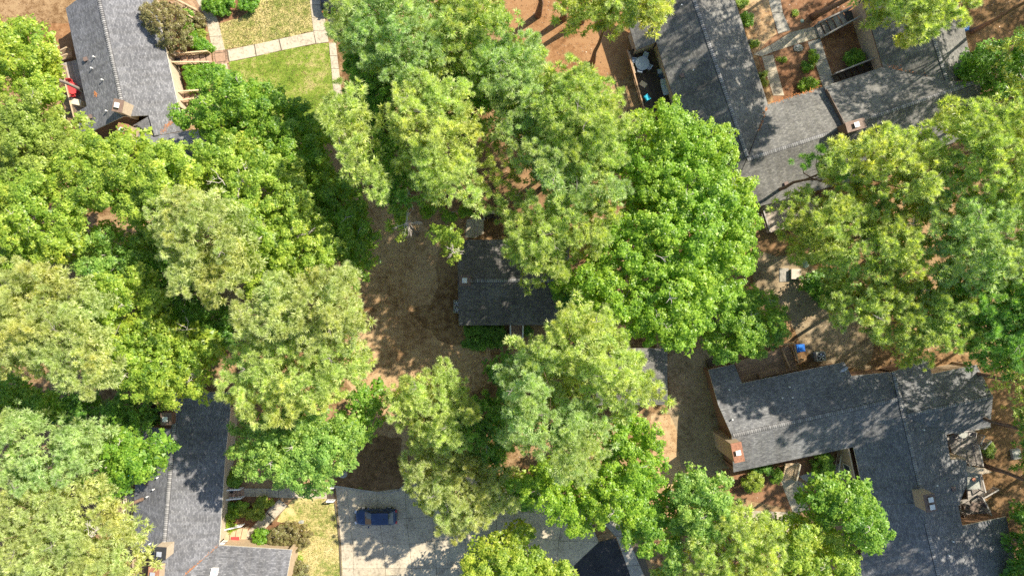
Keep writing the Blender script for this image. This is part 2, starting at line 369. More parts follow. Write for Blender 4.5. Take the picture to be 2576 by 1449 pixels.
sheet('lawn', W([(1735, 490), (1720, 475), (2100, 390), (2380, 335), (2480, 330), (2520, 700), (2600, 1100), (1900, 1000), (1750, 700)], 0, Z1), .010, M['lawn'], .06, .5, seed=21, label='green lawn half in tree shade')
sheet('lawn', W([(1060, 400), (1180, 330), (1540, 340), (1650, 420), (1680, 700), (1760, 1500), (960, 1500), (1090, 1000), (1330, 760), (900, 620)], 0, Zd), .010, M['lawn_dry'], .08, .5, seed=22, label='dry grass strip beside the parking lot')
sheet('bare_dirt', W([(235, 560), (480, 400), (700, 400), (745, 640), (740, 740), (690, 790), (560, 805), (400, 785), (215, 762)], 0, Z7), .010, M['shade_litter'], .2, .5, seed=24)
sheet('lawn', W([(240, 640), (350, 620), (480, 680), (520, 760), (480, 790), (400, 782), (230, 762)], 0, Z7), .010, M['lawn'], .2, .5, seed=23, label='patchy grass wedge inside the curved kerb')

# grass blades and fallen leaves (nobody could count them)
def tri_mesh(name, A, B, Cc, mats, D4=None, midx=None):
    """build a mesh of loose triangles / quads from arrays quickly"""
    k = 3 if D4 is None else 4
    n = len(A); V = np.empty((n, k, 3), np.float32); V[:, 0] = A; V[:, 1] = B; V[:, 2] = Cc
    if k == 4: V[:, 3] = D4
    me = bpy.data.meshes.new(name)
    me.vertices.add(n*k); me.vertices.foreach_set('co', V.reshape(-1))
    me.loops.add(n*k); me.loops.foreach_set('vertex_index', np.arange(n*k, dtype=np.int32))
    me.polygons.add(n); me.polygons.foreach_set('loop_start', np.arange(0, n*k, k, dtype=np.int32))
    for m in (mats if isinstance(mats, (list, tuple)) else [mats]): me.materials.append(m)
    if midx is not None: me.polygons.foreach_set('material_index', midx.astype(np.int32))
    me.update(calc_edges=True)
    return me
def inpoly(P, poly):
    x, y = P[:, 0], P[:, 1]; c = np.zeros(len(P), bool); n = len(poly)
    for i in range(n):
        x1, y1 = poly[i]; x2, y2 = poly[(i+1) % n]
        if y1 == y2: continue
        cond = ((y1 > y) != (y2 > y)) & (x < (x2-x1)*(y-y1)/(y2-y1)+x1)
        c ^= cond
    return c
def edist(P, poly):
    d_ = np.full(len(P), 1e9); n = len(poly)
    for i in range(n):
        a = np.array(poly[i]); b = np.array(poly[(i+1) % n]); ab = b-a; L = ab @ ab
        if L < 1e-9: continue
        t = np.clip(((P-a) @ ab)/L, 0, 1); q = a+t[:, None]*ab
        d_ = np.minimum(d_, np.hypot(*(P-q).T))
    return d_
def unit(v): return v/np.maximum(np.linalg.norm(v, axis=1, keepdims=True), 1e-6)
def blades(name, poly, nn, mat, h=.09, wd=.05, seed=1, flat=False, label=None, z=.012):
    rg = np.random.default_rng(seed); P2 = np.array([(p[0], p[1]) for p in poly])
    lo, hi = P2.min(0), P2.max(0); P = rg.uniform(lo, hi, (nn*2, 2)); P = P[inpoly(P, P2)][:nn]; n = len(P)
    c = np.c_[P, np.full(n, z)]
    a = rg.uniform(0, 6.283, n); t = np.c_[np.cos(a), np.sin(a), np.zeros(n)]
    if flat:
        u = np.c_[-np.sin(a), np.cos(a), rg.normal(0, .35, n)]; s = rg.uniform(.5, 1.2, n)[:, None]
        c[:, 2] += .02
        me = tri_mesh(name, c-t*wd*s, c+u*h*s*.5, c+t*wd*s, mat, c-u*h*s*.5+np.array([0, 0, .02]))
    else:
        s = rg.uniform(.5, 1.3, n)[:, None]; lean = np.c_[rg.normal(0, .5, n), rg.normal(0, .5, n), np.ones(n)]
        me = tri_mesh(name, c-t*wd*.5, c+t*wd*.5, c+lean*h*s, mat)
    o = bpy.data.objects.new(name, me); link(o); return tag(o, label=label, kind='stuff')
FRAME = [at(-60, -60), at(2640, -60), at(2640, 1500), at(-60, 1500)]
blades('leaf_litter', FRAME, 30000, FO['litter'], .15, .05, 5, True, 'brown fallen leaves scattered over the ground')
blades('grass', W([(1655, 185), (1830, 130), (1960, 20), (2340, -60), (2365, 235), (2050, 310), (1700, 375)], 0, Z1), 14000, FO['grass'], .1, .06, 6, label='dry grass blades of the lawn above the cross path')
blades('grass', W([(1735, 490), (2100, 390), (2380, 335), (2480, 330), (2600, 1100), (1900, 1000), (1750, 700)], 0, Z1), 16000, FO['grass'], .1, .06, 7, label='green grass blades of the lawn below the cross path')
blades('grass', W([(1060, 400), (1540, 340), (1680, 700), (1760, 1500), (960, 1500), (1330, 760)], 0, Zd), 12000, FO['grass'], .1, .06, 8, label='dry grass blades beside the parking lot')

# ---------------------------------------------------------------- paving
def slabs(name, base_poly, lines, label, mat, z=.05, jm=None, gap=.02, child='concrete_slab'):
    """paved area: a base sheet plus one slab object per cell (cells given as lists of world points)"""
    root = sheet(name, base_poly, z-.03, M['joint'] if jm is None else jm, label=label)
    for cell in lines:
        c = sum((Vector(p[:2]) for p in cell), Vector((0, 0)))/len(cell)
        q = []
        for p in cell:
            v = Vector(p[:2]); dd = c-v; q.append(tuple(v+dd*min(.4, gap*1.4/max(dd.length, .05))))
        mb = MB().prism(q, z-.06, z+random.uniform(-.004, .004)); mb.build(child, mat, root)
    return root
def strip(p, q, n, f):
    """cells of a path between polyline edges p and q (matched points), each span split in n"""
    out = []
    for i in range(len(p)-1):
        for k in range(n[i]):
            a, b = k/n[i], (k+1)/n[i]
            L = lambda u, v, t: (u[0]+(v[0]-u[0])*t, u[1]+(v[1]-u[1])*t)
            out.append([at(*f(*L(p[i], p[i+1], a))), at(*f(*L(p[i], p[i+1], b))), at(*f(*L(q[i], q[i+1], b))), at(*f(*L(q[i], q[i+1], a)))])
    return out
def path(name, p, q, n, f, label, mat=None, **kw):
    return slabs(name, W(list(p)+list(q)[::-1], 0, f), strip(p, q, n, f), label, mat or M['concrete'], **kw)
path('footpath', [(1450, -60), (1560, 170), (1605, 390)], [(1560, -60), (1650, 170), (1700, 380)], [2, 2], Z1, 'pale concrete path running down past the hedges at top left')
path('footpath', [(1612, 475), (1650, 570), (1700, 800)], [(1712, 475), (1735, 560), (1790, 800)], [1, 2], Z1, 'short concrete path below the brick crossing')
path('footpath', [(1715, 380), (1920, 338), (2105, 297), (2370, 240)], [(1730, 470), (1935, 428), (2125, 385), (2385, 332)], [1, 1, 1], Z1, 'straight concrete path crossing between the two lawns', gap=.05)
path('footpath', [(2330, -60), (2365, 235), (2388, 335)], [(2420, -60), (2470, 240), (2482, 320)], [3, 1], Z1, 'concrete path at the edge of the upper drive')
path('kerb', [(2482, 325), (2510, 620), (2560, 1100)], [(2535, 325), (2570, 620), (2620, 1100)], [3, 3], Z1, 'long narrow concrete kerb strip beside the green lawn')
slabs('road', W([(2430, -80), (2900, -80), (2900, 300), (2540, 300), (2490, 250)], 0, Z1), [W([(2435, -80), (2890, -80), (2890, 290), (2545, 290), (2495, 250)], 0, Z1)], 'dark asphalt drive mostly hidden under pines', M['asphalt'])
# brick crossing of the paths
cells = []
for (a, b) in (((1603, 392), (1706, 380)), ((1612, 460), (1722, 448)), ((1616, 475), (1724, 462))):
    pass
def brick_row(a, b, wd, nb, f, root_pts=None):
    out = []
    for k in range(nb):
        p = (a[0]+(b[0]-a[0])*k/nb, a[1]+(b[1]-a[1])*k/nb); q = (a[0]+(b[0]-a[0])*(k+1)/nb, a[1]+(b[1]-a[1])*(k+1)/nb)
        out.append([at(*f(*p)), at(*f(*q)), at(*f(q[0]+wd[0], q[1]+wd[1])), at(*f(p[0]+wd[0], p[1]+wd[1]))])
    return out
slabs('brick_crossing', W([(1600, 385), (1712, 372), (1730, 478), (1612, 492)], 0, Z1),
      brick_row((1604, 390), (1708, 378), (2, 16), 14, Z1)+brick_row((1612, 478), (1726, 464), (2, 16), 14, Z1)+brick_row((1604, 408), (1612, 476), (14, -2), 9, Z1)+brick_row((1700, 396), (1708, 466), (14, -2), 9, Z1)
      + [W([(1621, 408), (1698, 398), (1706, 464), (1629, 474)], 0, Z1)], 'square where paths cross, edged with reddish bricks', M['brickband'], gap=.012, child='brick', z=.056)
# parking lot with one object per slab
PZ = 0
xs_t = [(215, 770), (297, 780), (520, 808), (738, 782), (960, 700), (1300, 640), (1700, 700), (2100, 900)]
left = [[(215, 768), (240, 1043), (256, 1210), (262, 1390), (272, 1560)], [(297, 780), (322, 1043), (345, 1203), (350, 1390), (360, 1560)],
        [(520, 808), (548, 1030), (570, 1203), (590, 1388), (600, 1560)], [(738, 782), (748, 1010), (772, 1204), (790, 1386), (800, 1560)],
        [(940, 700), (945, 1000), (958, 1180), (975, 1386), (985, 1560)], [(1180, 700), (1190, 990), (1190, 1150), (1200, 1386), (1210, 1560)],
        [(1430, 700), (1430, 980), (1430, 1120), (1440, 1386), (1450, 1560)], [(1680, 700), (1680, 960), (1665, 1150), (1660, 1386), (1660, 1560)],
        [(1950, 850), (1930, 1000), (1900, 1180), (1880, 1386), (1880, 1560)], [(2120, 950), (2150, 1060), (2200, 1190), (2010, 1370), (1930, 1560)]]
cells = []
for i in range(len(left)-1):
    for j in range(4):
        cells.append([at(*Z7(*p)) for p in (left[i][j], left[i+1][j], left[i+1][j+1], left[i][j+1])])
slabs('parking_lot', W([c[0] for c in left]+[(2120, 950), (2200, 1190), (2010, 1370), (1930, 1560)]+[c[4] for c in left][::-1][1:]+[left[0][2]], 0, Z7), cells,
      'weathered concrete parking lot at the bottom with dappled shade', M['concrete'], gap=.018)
slabs('kerb_strip', W([(2120, 940), (2330, 1100), (2480, 1480), (2600, 1480), (2500, 1160), (2300, 960)], 0, Z7), strip([(2150, 960), (2330, 1150), (2450, 1480)], [(2260, 940), (2410, 1130), (2560, 1480)], [2, 3], Z7), 'grey concrete gutter right of the black asphalt', M['concrete_grey'])
sheet('road', W([(2200, 1190), (2325, 1158), (2440, 1449), (2470, 1560), (1900, 1560), (2010, 1370)], 0, Z7), .04, M['asphalt'], label='fresh black asphalt wedge at the bottom edge')
# curved kerb at the grass wedge
kp = [(740, 640), (752, 700), (735, 760), (690, 800), (620, 818), (540, 816), (400, 797), (300, 780), (215, 768)]
mb = MB(); 
for i in range(len(kp)-1):
    a, b = at(*Z7(*kp[i])), at(*Z7(*kp[i+1])); a.z = b.z = .07; mb.bar(a, b, .16, .14)
tag(mb.build('kerb', M['concrete_grey']), label='low concrete kerb curving round the grass wedge', kind='structure')
mb = MB()
for a, b in zip([(212, 900), (232, 1045), (247, 1203), (255, 1390)], [(232, 1045), (247, 1203), (255, 1390), (265, 1560)]):
    p, q = at(*Z7(*a)), at(*Z7(*b)); p.z = q.z = .07; mb.bar(p, q, .12, .14)
tag(mb.build('kerb', M['joint']), label='dark straight edging along the left side of the parking lot', kind='structure')
# walkway of the lower left house
path('footpath', [(480, 210), (930, 215), (1160, 205), (1530, 205)], [(490, 315), (930, 330), (1200, 335), (1540, 345)], [3, 1, 2], Zd, 'concrete walk from the porch to the parking lot steps')
path('footpath', [(935, 345), (770, 510), (600, 690)], [(1050, 430), (880, 600), (720, 770)], [1, 1], Zd, 'diagonal concrete walk between the shrubs at lower left', gap=.05)
path('footpath', [(600, 690), (530, 760), (490, 870)], [(720, 770), (650, 880), (570, 900)], [1, 1], Zd, 'curved end of the diagonal walk at the porch')
# court of the U-shaped house
path('footpath', [(500, -60), (570, 200), (668, 520)], [(690, -60), (740, 200), (850, 465)], [1, 1], Ze, 'grey concrete walk entering the court from the top', M['concrete_grey'])
path('footpath', [(280, 830), (540, 690), (860, 490), (1230, 400)], [(420, 860), (590, 790), (960, 670), (1300, 570)], [1, 2, 2], Ze, 'concrete cross walk from the left wing to the court stairs')
path('footpath', [(420, 860), (480, 1100), (590, 1450)], [(590, 830), (650, 1060), (760, 1450)], [1, 1], Ze, 'sunlit concrete walk down the left of the court')
path('footpath', [(1110, 640), (1220, 950), (1370, 1400)], [(1300, 580), (1400, 900), (1520, 1240)], [1, 1], Ze, 'shaded concrete walk down the middle of the court', M['concrete_grey'])
# lower right pads
path('patio', [(855, 1150), (1010, 1100), (1130, 1060), (1260, 1030)], [(890, 1260), (1030, 1200), (1140, 1170), (1290, 1180)], [1, 1, 1], Z3, 'grey concrete pads below the round dark bush', M['concrete_grey'])
path('footpath', [(740, 1180), (760, 1240), (830, 1420)], [(860, 1160), (880, 1240), (960, 1400)], [1, 2], Z3, 'concrete walk at the foot of the slatted stairs')
path('footpath', [(330, 1400), (500, 1400), (880, 1420)], [(330, 1560), (520, 1560), (900, 1560)], [2, 2], Z3, 'pale concrete walk under the lower trees at right')
path('patio', [(1025, 225), (1080, 222), (1145, 222)], [(1010, 360), (1080, 365), (1148, 330)], [1, 1], Z5, 'small pale concrete pad above the centre house')

# ---------------------------------------------------------------- houses
class Plane:
    def __init__(s, pts):
        a, b, c = pts; s.p = a; s.n = (b-a).cross(c-a).normalized()
        if s.n.z < 0: s.n = -s.n
    def z(s, x, y): return s.p.z-(s.n.x*(x-s.p.x)+s.n.y*(y-s.p.y))/s.n.z
    def px(s, px, py):
        o = Vector((0, 0, H)); dr = (at(px, py, 0)-o); t = (s.p-o).dot(s.n)/dr.dot(s.n); return o+dr*t
def roof(house, f, anchors, poly, mat, name='roof', fm=None, th=.16):
    """one roof plane: anchors = three (x,y,z) in picture units, poly = outline in picture units"""
    P = Plane([at(*f(a[0], a[1]), a[2]) for a in anchors])
    pts = [P.px(*f(*p)) for p in poly]
    u = Vector((0, 0, 1)).cross(P.n)
    u = u.normalized() if u.length > 1e-4 else Vector((1, 0, 0)); v = P.n.cross(u)
    mb = MB().prism([(p.x, p.y) for p in pts], [p.z-th for p in pts], [p.z for p in pts], 0, 1)
    o = mb.build(name, [mat, fm or M['fascia']], house, uvfn=lambda q: (q.dot(u), q.dot(v)))
    return P
capme = unit_box('ridge_cap', M['cap'], (.15, .36, .03))
def caps(house, f, a, b, step=.21):
    a = at(*f(a[0], a[1]), a[2]); b = at(*f(b[0], b[1]), b[2]); dd = b-a; n = int(dd.length/step)
    yv = Vector((-dd.y, dd.x, 0)).normalized()*.23; u_ = Vector((0, 0, .012)); dn = Vector((0, 0, -.068))
    MB().add([a+u_, b+u_, b+yv+dn, a+yv+dn, b-yv+dn, a-yv+dn], [(0, 1, 2, 3), (1, 0, 5, 4)]).build('ridge_strip', M['strip'], house)
    me = CAPME
    rz = math.atan2(dd.y, dd.x)
    for i in range(n):
        p = a+dd*((i+.5)/n); p.z += .035
        share('ridge_cap', me, p, (random.uniform(-.05, .05), -.13+random.uniform(-.05, .05), rz), house)
_c = MB(); hw = .19
_c.add([(-.08, -hw, -.05), (.085, -hw, -.05), (-.085, 0, .02), (.085, 0, .02), (-.085, hw, -.05), (.085, hw, -.05),
        (-.08, -hw, -.08), (.085, -hw, -.08), (-.085, hw, -.08), (.085, hw, -.08)],
       [(0, 1, 3, 2), (2, 3, 5, 4), (0, 2, 4, 8, 6), (1, 7, 9, 5, 3), (0, 6, 7, 1), (4, 5, 9, 8)])
CAPME = bpy.data.meshes.new('ridge_cap'); CAPME.from_pydata(_c.v, [], _c.f); CAPME.materials.append(M['cap'])
def wall(house, f, a, b, P, mat, inset=.0, z0=0.0, th=.14, name='wall', drop=.17, ztop=None):
    """wall under plane P between two picture points lying on the roof plane (moved inwards by inset metres to its left side)"""
    A, B = P.px(*f(*a)), P.px(*f(*b)); dd = (B-A); dd.z = 0; nn = Vector((-dd.y, dd.x, 0)).normalized()
    A = A+nn*inset; B = B+nn*inset
    za = (ztop if ztop is not None else P.z(A.x, A.y)-drop); zb = (ztop if ztop is not None else P.z(B.x, B.y)-drop)
    A2 = A+nn*th; B2 = B+nn*th
    mb = MB().prism([(A.x, A.y), (B.x, B.y), (B2.x, B2.y), (A2.x, A2.y)], z0, [za, zb, (ztop if ztop is not None else P.z(B2.x, B2.y)-drop), (ztop if ztop is not None else P.z(A2.x, A2.y)-drop)])
    o = mb.build(name, mat, house); return (A, B, nn)
def window(house, wl, t, wd, ht, zc, trim=None, panes=2):
    """framed window with panes set proud on a wall (A,B,inward normal), t along the wall"""
    A, B, nn = wl; dd = (B-A); dd.z = 0; x = dd.normalized(); c = A+(dd*t); c.z = zc; out = -nn
    rz = math.atan2(x.y, x.x); p = c+out*.03
    mb = MB()
    for s in (-1, 1):
        mb.box(p+x*(s*wd/2), (.09, .09, ht+.09), rz); 
    mb.box(p+Vector((0, 0, ht/2)), (wd-.1, .085, .09), rz); mb.box(p-Vector((0, 0, ht/2)), (wd-.1, .12, .09), rz)
    for k in range(1, panes): mb.box(p+x*(-wd/2+wd*k/panes), (.05, .07, ht-.1), rz)
    fr = mb.build('window', trim or M['cream'], house)
    for k in range(panes):
        q = p+x*(-wd/2+wd*(k+.5)/panes)-out*.01
        MB().box(q, (wd/panes-.1, .02, ht-.1), rz).build('pane', M['glass'], fr)
def chimney(house, f, x, y, ztop, zb, w_, d_, rz, body='chim', top='rust', flues=1, caps_m='white'):
    c = at(*f(x, y), ztop)
    MB().box((c.x, c.y, (ztop+zb)/2), (w_, d_, ztop-zb), rz).build('chimney', M[body], house)
    ch = house.children[-1] if False else None
    mb = MB().box((c.x, c.y, ztop+.03), (w_+.1, d_+.1, .06), rz)
    o = mb.build('chimney_top', M[top], house)
    for k in range(flues):
        off = (k-(flues-1)/2)*.75; q = Matrix.Rotation(rz, 3, 'Z') @ Vector((0, off, 0))
        m2 = MB().box((c.x+q.x, c.y+q.y, ztop+.14), (.34, .34, .18), rz, 0).box((c.x+q.x, c.y+q.y, ztop+.27), (.5, .5, .05), rz, 1)
        m2.build('flue_cap', [M['darkmetal'], M[caps_m]], o)
pipe = MB().tube([(0, 0, -.2), (0, 0, .32)], [.055, .055], 8).tube([(0, 0, .30), (0, 0, .36)], [.085, .075], 8)
PIPEME = bpy.data.meshes.new('vent_pipe'); PIPEME.from_pydata(pipe.v, [], pipe.f); PIPEME.materials.append(M['white'])
bv = MB().box((0, 0, .06), (.34, .34, .22)).box((0, 0, .19), (.42, .42, .04))
BOXME = bpy.data.meshes.new('box_vent'); BOXME.from_pydata(bv.v, [], bv.f); BOXME.materials.append(plain('brown vent', (.17, .12, .10), .6))
def vents(house, f, P, pipes=(), boxes=()):
    for p in pipes: share('vent_pipe', PIPEME, P.px(*f(*p)), parent=house)
    for p in boxes: share('box_vent', BOXME, P.px(*f(*p)), (0, 0, .3), parent=house)
def debris(name, f, P, pts, n, sc, seed, label):
    """line of orange pine straw caught in a roof valley"""
    rg = np.random.default_rng(seed); Wp = [P.px(*f(*p)) for p in pts]; A = np.array([tuple(w) for w in Wp])
    k = rg.uniform(0, len(A)-1.001, n); i = k.astype(int); c = A[i]+(A[i+1]-A[i])*(k-i)[:, None]
    c[:, :2] += rg.normal(0, sc, (n, 2)); c[:, 2] = [P.z(a, b)+.015 for a, b in c[:, :2]]
    a = rg.uniform(0, 6.28, n); t = np.c_[np.cos(a), np.sin(a), 0*a]; u = np.c_[-np.sin(a), np.cos(a), rg.normal(0, .2, n)]
    me = tri_mesh(name, c-t*.13, c+u*.03, c+t*.13, M['needles'], c-u*.03)
    o = bpy.data.objects.new(name, me); link(o); tag(o, label=label, kind='stuff')
M['needles'] = plain('orange dead needles', (.42, .17, .06), .9, vary=.4, scale=9)

# -- railings, decks, stairs
_bal = {}
def railing(parent, a, b, h, mat, step=.14, lift=None, posts=True, panel=False, name='railing'):
    """a, b: world points at floor level"""
    a = Vector(a); b = Vector(b); up = Vector((0, 0, h))
    mb = MB().bar(a+up, b+up, .14, .05)
    mb.bar(a+Vector((0, 0, .1)), b+Vector((0, 0, .1)), .05, .06)
    L = (b-a).length; k = max(1, round(L/1.8))
    for i in range(k+1):
        p = a.lerp(b, i/k); mb.box(p+Vector((0, 0, h/2-.03)), (.1, .1, h-.06), math.atan2(b.y-a.y, b.x-a.x))
    o = mb.build(name, mat, parent)
    key = (round(h, 2), mat.name)
    if key not in _bal: _bal[key] = unit_box('baluster', mat, (.04, .04, h-.16))
    n = int(L/step)
    for i in range(n):
        p = a.lerp(b, (i+.5)/n)+Vector((0, 0, h/2+.02)); share('baluster', _bal[key], p, (0, 0, math.atan2(b.y-a.y, b.x-a.x)), o)
    return o
def lerp2(p, q, t): return (p[0]+(q[0]-p[0])*t, p[1]+(q[1]-p[1])*t)
def deck(f, quad, z, mat, label, along=0, bw=.15, cat='deck', name='wooden_deck', skirt=True, zc=None):
    """quad of picture points at height z; boards run from edge 0-1 side to 3-2 side (along=0) or 1-2 to 0-3"""
    q = [at(*f(*p), z) for p in quad]
    if along: q = q[1:]+q[:1]
    c = (q[0]+q[1]+q[2]+q[3])/4
    e = empty(name, (c.x, c.y, 0), label, cat)
    n = max(2, round(((q[1]-q[0]).length+(q[2]-q[3]).length)/2/bw))
    for i in range(n):
        a0, a1 = (i+.06)/n, (i+.94)/n
        P = [q[0].lerp(q[1], a0), q[0].lerp(q[1], a1), q[3].lerp(q[2], a1), q[3].lerp(q[2], a0)]
        zz = z+random.uniform(-.006, .006)
        MB().prism([(p.x, p.y) for p in P], zz-.04, zz).build('deck_board', mat, e)
    mb = MB()
    for i in range(4):
        a, b = q[i].copy(), q[(i+1) % 4].copy(); a.z = b.z = z-.14; mb.bar(a, b, .06, .18)
        mb.box((q[i].x, q[i].y, (z-.2)/2), (.14, .14, z-.2))
    mb.build('deck_frame', mat, e)
    return e, q
def stairs(f, quad, z0, z1, n, mat, label, railm=None, sides=(0, 1), h=.95, name='wooden_stairs'):
    """quad: low-left, low-right, high-right, high-left picture points (at mean height); n steps"""
    zm = (z0+z1)/2; q = [at(*f(*p), zm) for p in quad]; c = sum(q, Vector())/4
    e = empty(name, (c.x, c.y, 0), label, 'stairs')
    for i in range(n):
        a0, a1 = i/n, (i+1)/n
        P = [q[0].lerp(q[3], a0), q[1].lerp(q[2], a0), q[1].lerp(q[2], a1-.012), q[0].lerp(q[3], a1-.012)]
        zt = z0+(z1-z0)*(i+1)/n
        MB().prism([(p.x, p.y) for p in P], max(0, zt-.06), zt).build('step', mat, e)
    mb = MB()
    for s in ((0, 3), (1, 2)):
        a, b = q[s[0]].copy(), q[s[1]].copy(); a.z = z0; b.z = z1-.1; mb.bar(a, b, .06, .22)
    mb.build('stringer', mat, e)
    if railm:
        for s in sides:
            a, b = (q[0], q[3]) if s == 0 else (q[1], q[2]); a = a.copy(); b = b.copy(); a.z = z0+.1; b.z = z1
            railing(e, a, b, h, railm)
    return e, q
def house(name, f, x, y, label):
    return empty(name, at(*f(x, y), 0), label, 'house')

RZ, EZ = 5.2, 3.4
# ---- house A (upper left)
hA = house('house', D, 300, 180, 'long grey shingled house at upper left with beige siding and two chimneys')
AL = roof(hA, Z1, [(745, 0, RZ), (915, 760, RZ), (545, 300, EZ)], [(735, -60), (745, 0), (835, 390), (915, 760), (930, 880), (613, 1030), (575, 848), (655, 805), (495, 65), (580, 0), (660, -60)], M['roof_a'])
AR = roof(hA, Z1, [(745, 0, RZ), (915, 760, RZ), (1260, 430, EZ)], [(745, 0), (835, 390), (915, 760), (930, 880), (1120, 873), (1165, 1025), (1400, 985), (1340, 785), (1170, 0), (1150, -60), (735, -60)], M['roof_a'])
A3 = roof(hA, Z1, [(1060, 1150, 5.0), (1480, 1075, 5.0), (1165, 1030, 4.1)], [(1000, 955), (1030, 945), (1165, 1030), (1405, 988), (1520, 975), (1640, 1020), (1660, 1045), (1480, 1075), (1060, 1150), (1010, 1110)], M['roof_a'])
A4 = roof(hA, Z1, [(1060, 1150, 5.0), (1480, 1075, 5.0), (1100, 1420, 3.3)], [(1060, 1150), (1480, 1075), (1660, 1045), (1760, 1290), (1120, 1420)], M['roof_a'])
A5 = roof(hA, Z1, [(1030, 945, 3.95), (1120, 873, 4.3), (1165, 1030, 4.1)], [(1000, 950), (1120, 880), (1165, 1028), (1030, 946)], M['roof_a'])
caps(hA, Z1, (738, -30, RZ), (915, 765, RZ)); caps(hA, Z1, (1060, 1150, 5.0), (1480, 1075, 5.0))
wa = wall(hA, Z1, (1165, -40), (1340, 780), AR, M['beige'], -.35-.14)
A0, B0, n0 = wa
wall(hA, Z1, (495, 65), (655, 805), AL, M['beige'], .35); wall(hA, Z1, (575, 848), (613, 1030), AL, M['beige'], .2)
wall(hA, Z1, (613, 1030), (930, 880), AL, M['brown_siding'], .12); wall(hA, Z1, (655, 805), (575, 848), AL, M['beige'], .1)
wall(hA, Z1, (580, 0), (495, 65), AL, M['beige'], .1)
chimney(hA, Z1, 892, 800, 6.7, 3.5, .95, 1.2, -.2, 'chim', 'browntop'); chimney(hA, Z1, 925, 985, 5.9, 0, 1.0, 1.3, -.2, 'tan', 'rust')
vents(hA, Z1, AL, [(718, 435), (700, 520), (780, 608), (812, 842)], [(652, 452), (686, 885)])
window(hA, wa, .62, 1.5, 1.2, 2.2, M['white'], 2); window(hA, wa, .72, 1.3, 1.2, 2.2, M['white'], 2); window(hA, wa, .2, 1.4, 1.2, 2.1, M['white'], 2); window(hA, wa, .38, 1.0, 2.0, 1.9, M['white'], 1)
debris('fallen_needles', Z1, AR, [(1225, 1000), (1260, 950), (1300, 915)], 60, .12, 1, 'orange needles caught low on the upper left roof')
debris('fallen_needles', Z1, AL, [(715, 700), (730, 725)], 30, .1, 2, 'small clump of orange needles on the upper left roof')
dA, q = deck(Z1, [(470, 480), (575, 455), (670, 800), (570, 880)], .9, M['deck_grey'], 'grey back deck with a red table at the upper left house', along=0)
r = at(*Z1(455, 485), 1.9); s_ = at(*Z1(562, 900), 1.9); r.z = s_.z = .9; railing(dA, r, s_, 1.0, M['rail_tan'])
r2 = at(*Z1(470, 480), 1.9); r2.z = .9; 
sA, q = stairs(Z1, [(365, 490), (375, 450), (560, 390), (560, 440)], .1, .9, 5, M['deck_brown'], 'small back stairs down from the grey deck', M['rail_tan'])
tag(MB().box(at(*Z1(590, 778), 1.3), (1.1, .6, .9), -.2).build('storage_box', M['cream']), 'cream storage box at the end of the grey deck', 'box')
sA1, q = stairs(Z1, [(1595, 480), (1580, 400), (1330, 440), (1345, 500)], .1, 1.0, 6, M['step'], 'front stairs of the upper left house meeting the brick crossing', M['rail_tan'])
MB().box(at(*Z1(1338, 470), 1.02), (.55, .9, .03), -.15).build('door_mat', M['darkmetal'], sA1)
sA2, q = stairs(Z1, [(1550, 745), (1550, 690), (1370, 720), (1350, 790)], .1, 1.0, 5, M['step'], 'lower front stairs of the upper left house beside the square hedge', M['rail_tan'])
sA3, q = stairs(Z1, [(1490, 160), (1500, 90), (1330, 10), (1340, 80)], .1, .9, 6, M['rail_tan'], 'upper front stairs beside the purple leaved tree', M['rail_tan'])
pA, q = deck(Z1, [(1275, 10), (1470, 10), (1530, 100), (1350, 80)], .25, M['deck_brown'], 'brown porch floor at the top of the upper left house', cat='porch', name='porch')

# ---- house B (U-shaped, upper right)
hB = house('house', D, 1950, 300, 'U-shaped house at upper right with weathered shingles around a planted court')
B1 = roof(hB, Z2, [(585, 0, RZ), (905, 935, RZ), (415, 450, EZ)], [(565, -60), (585, 0), (905, 950), (830, 1120), (600, 1020), (475, 640), (355, 255), (235, 305), (195, 170), (120, -60)], M['roof_b'], fm=M['gutter_dark'])
B2 = roof(hB, Z2, [(585, 0, RZ), (905, 935, RZ), (930, 315, EZ)], [(565, -60), (810, -60), (830, 0), (1030, 632), (905, 950), (585, 0)], M['roof_b'], fm=M['gutter_dark'])
B3 = roof(hB, Z2, [(905, 965, RZ), (1405, 805, RZ), (1200, 579, EZ)], [(1030, 632), (1370, 522), (1500, 775), (1405, 805), (905, 965)], M['roof_b'], fm=M['gutter_dark'])
B4 = roof(hB, Z2, [(905, 965, RZ), (1405, 805, RZ), (1140, 1204, EZ)], [(905, 965), (1405, 805), (1520, 770), (1660, 1060), (985, 1245), (840, 1100)], M['roof_b'])
B5 = roof(hB, Z2, [(1640, 715, 5.7), (2280, 500, 5.7), (1550, 463, 3.75)], [(1368, 524), (1725, 405), (2115, 490), (2290, 497), (1640, 720), (1500, 770)], M['roof_b'], fm=M['gutter_dark'])
B6 = roof(hB, Z2, [(1640, 715, 5.7), (2280, 500, 5.7), (1700, 1010, 3.9)], [(1500, 770), (1640, 720), (2290, 497), (2320, 520), (2240, 830), (1620, 1050)], M['roof_b'])
B7 = roof(hB, Z2, [(1960, 0, RZ), (2115, 490, RZ), (1662, 200, EZ)], [(1940, -60), (1960, 0), (2115, 490), (1725, 405), (1600, 0), (1582, -60)], M['roof_b'], fm=M['gutter_dark'])
B8 = roof(hB, Z2, [(1960, 0, RZ), (2115, 490, RZ), (2242, 300, EZ)], [(1940, -60), (2150, -60), (2200, 100), (2243, 300), (2310, 490), (2115, 490), (1960, 0)], M['roof_b'])
MB().bar(at(*Z2(1380, 545), 4.0), at(*Z2(1500, 775), 5.5), .05, .5).build('wall', M['gutter_dark'], hB)
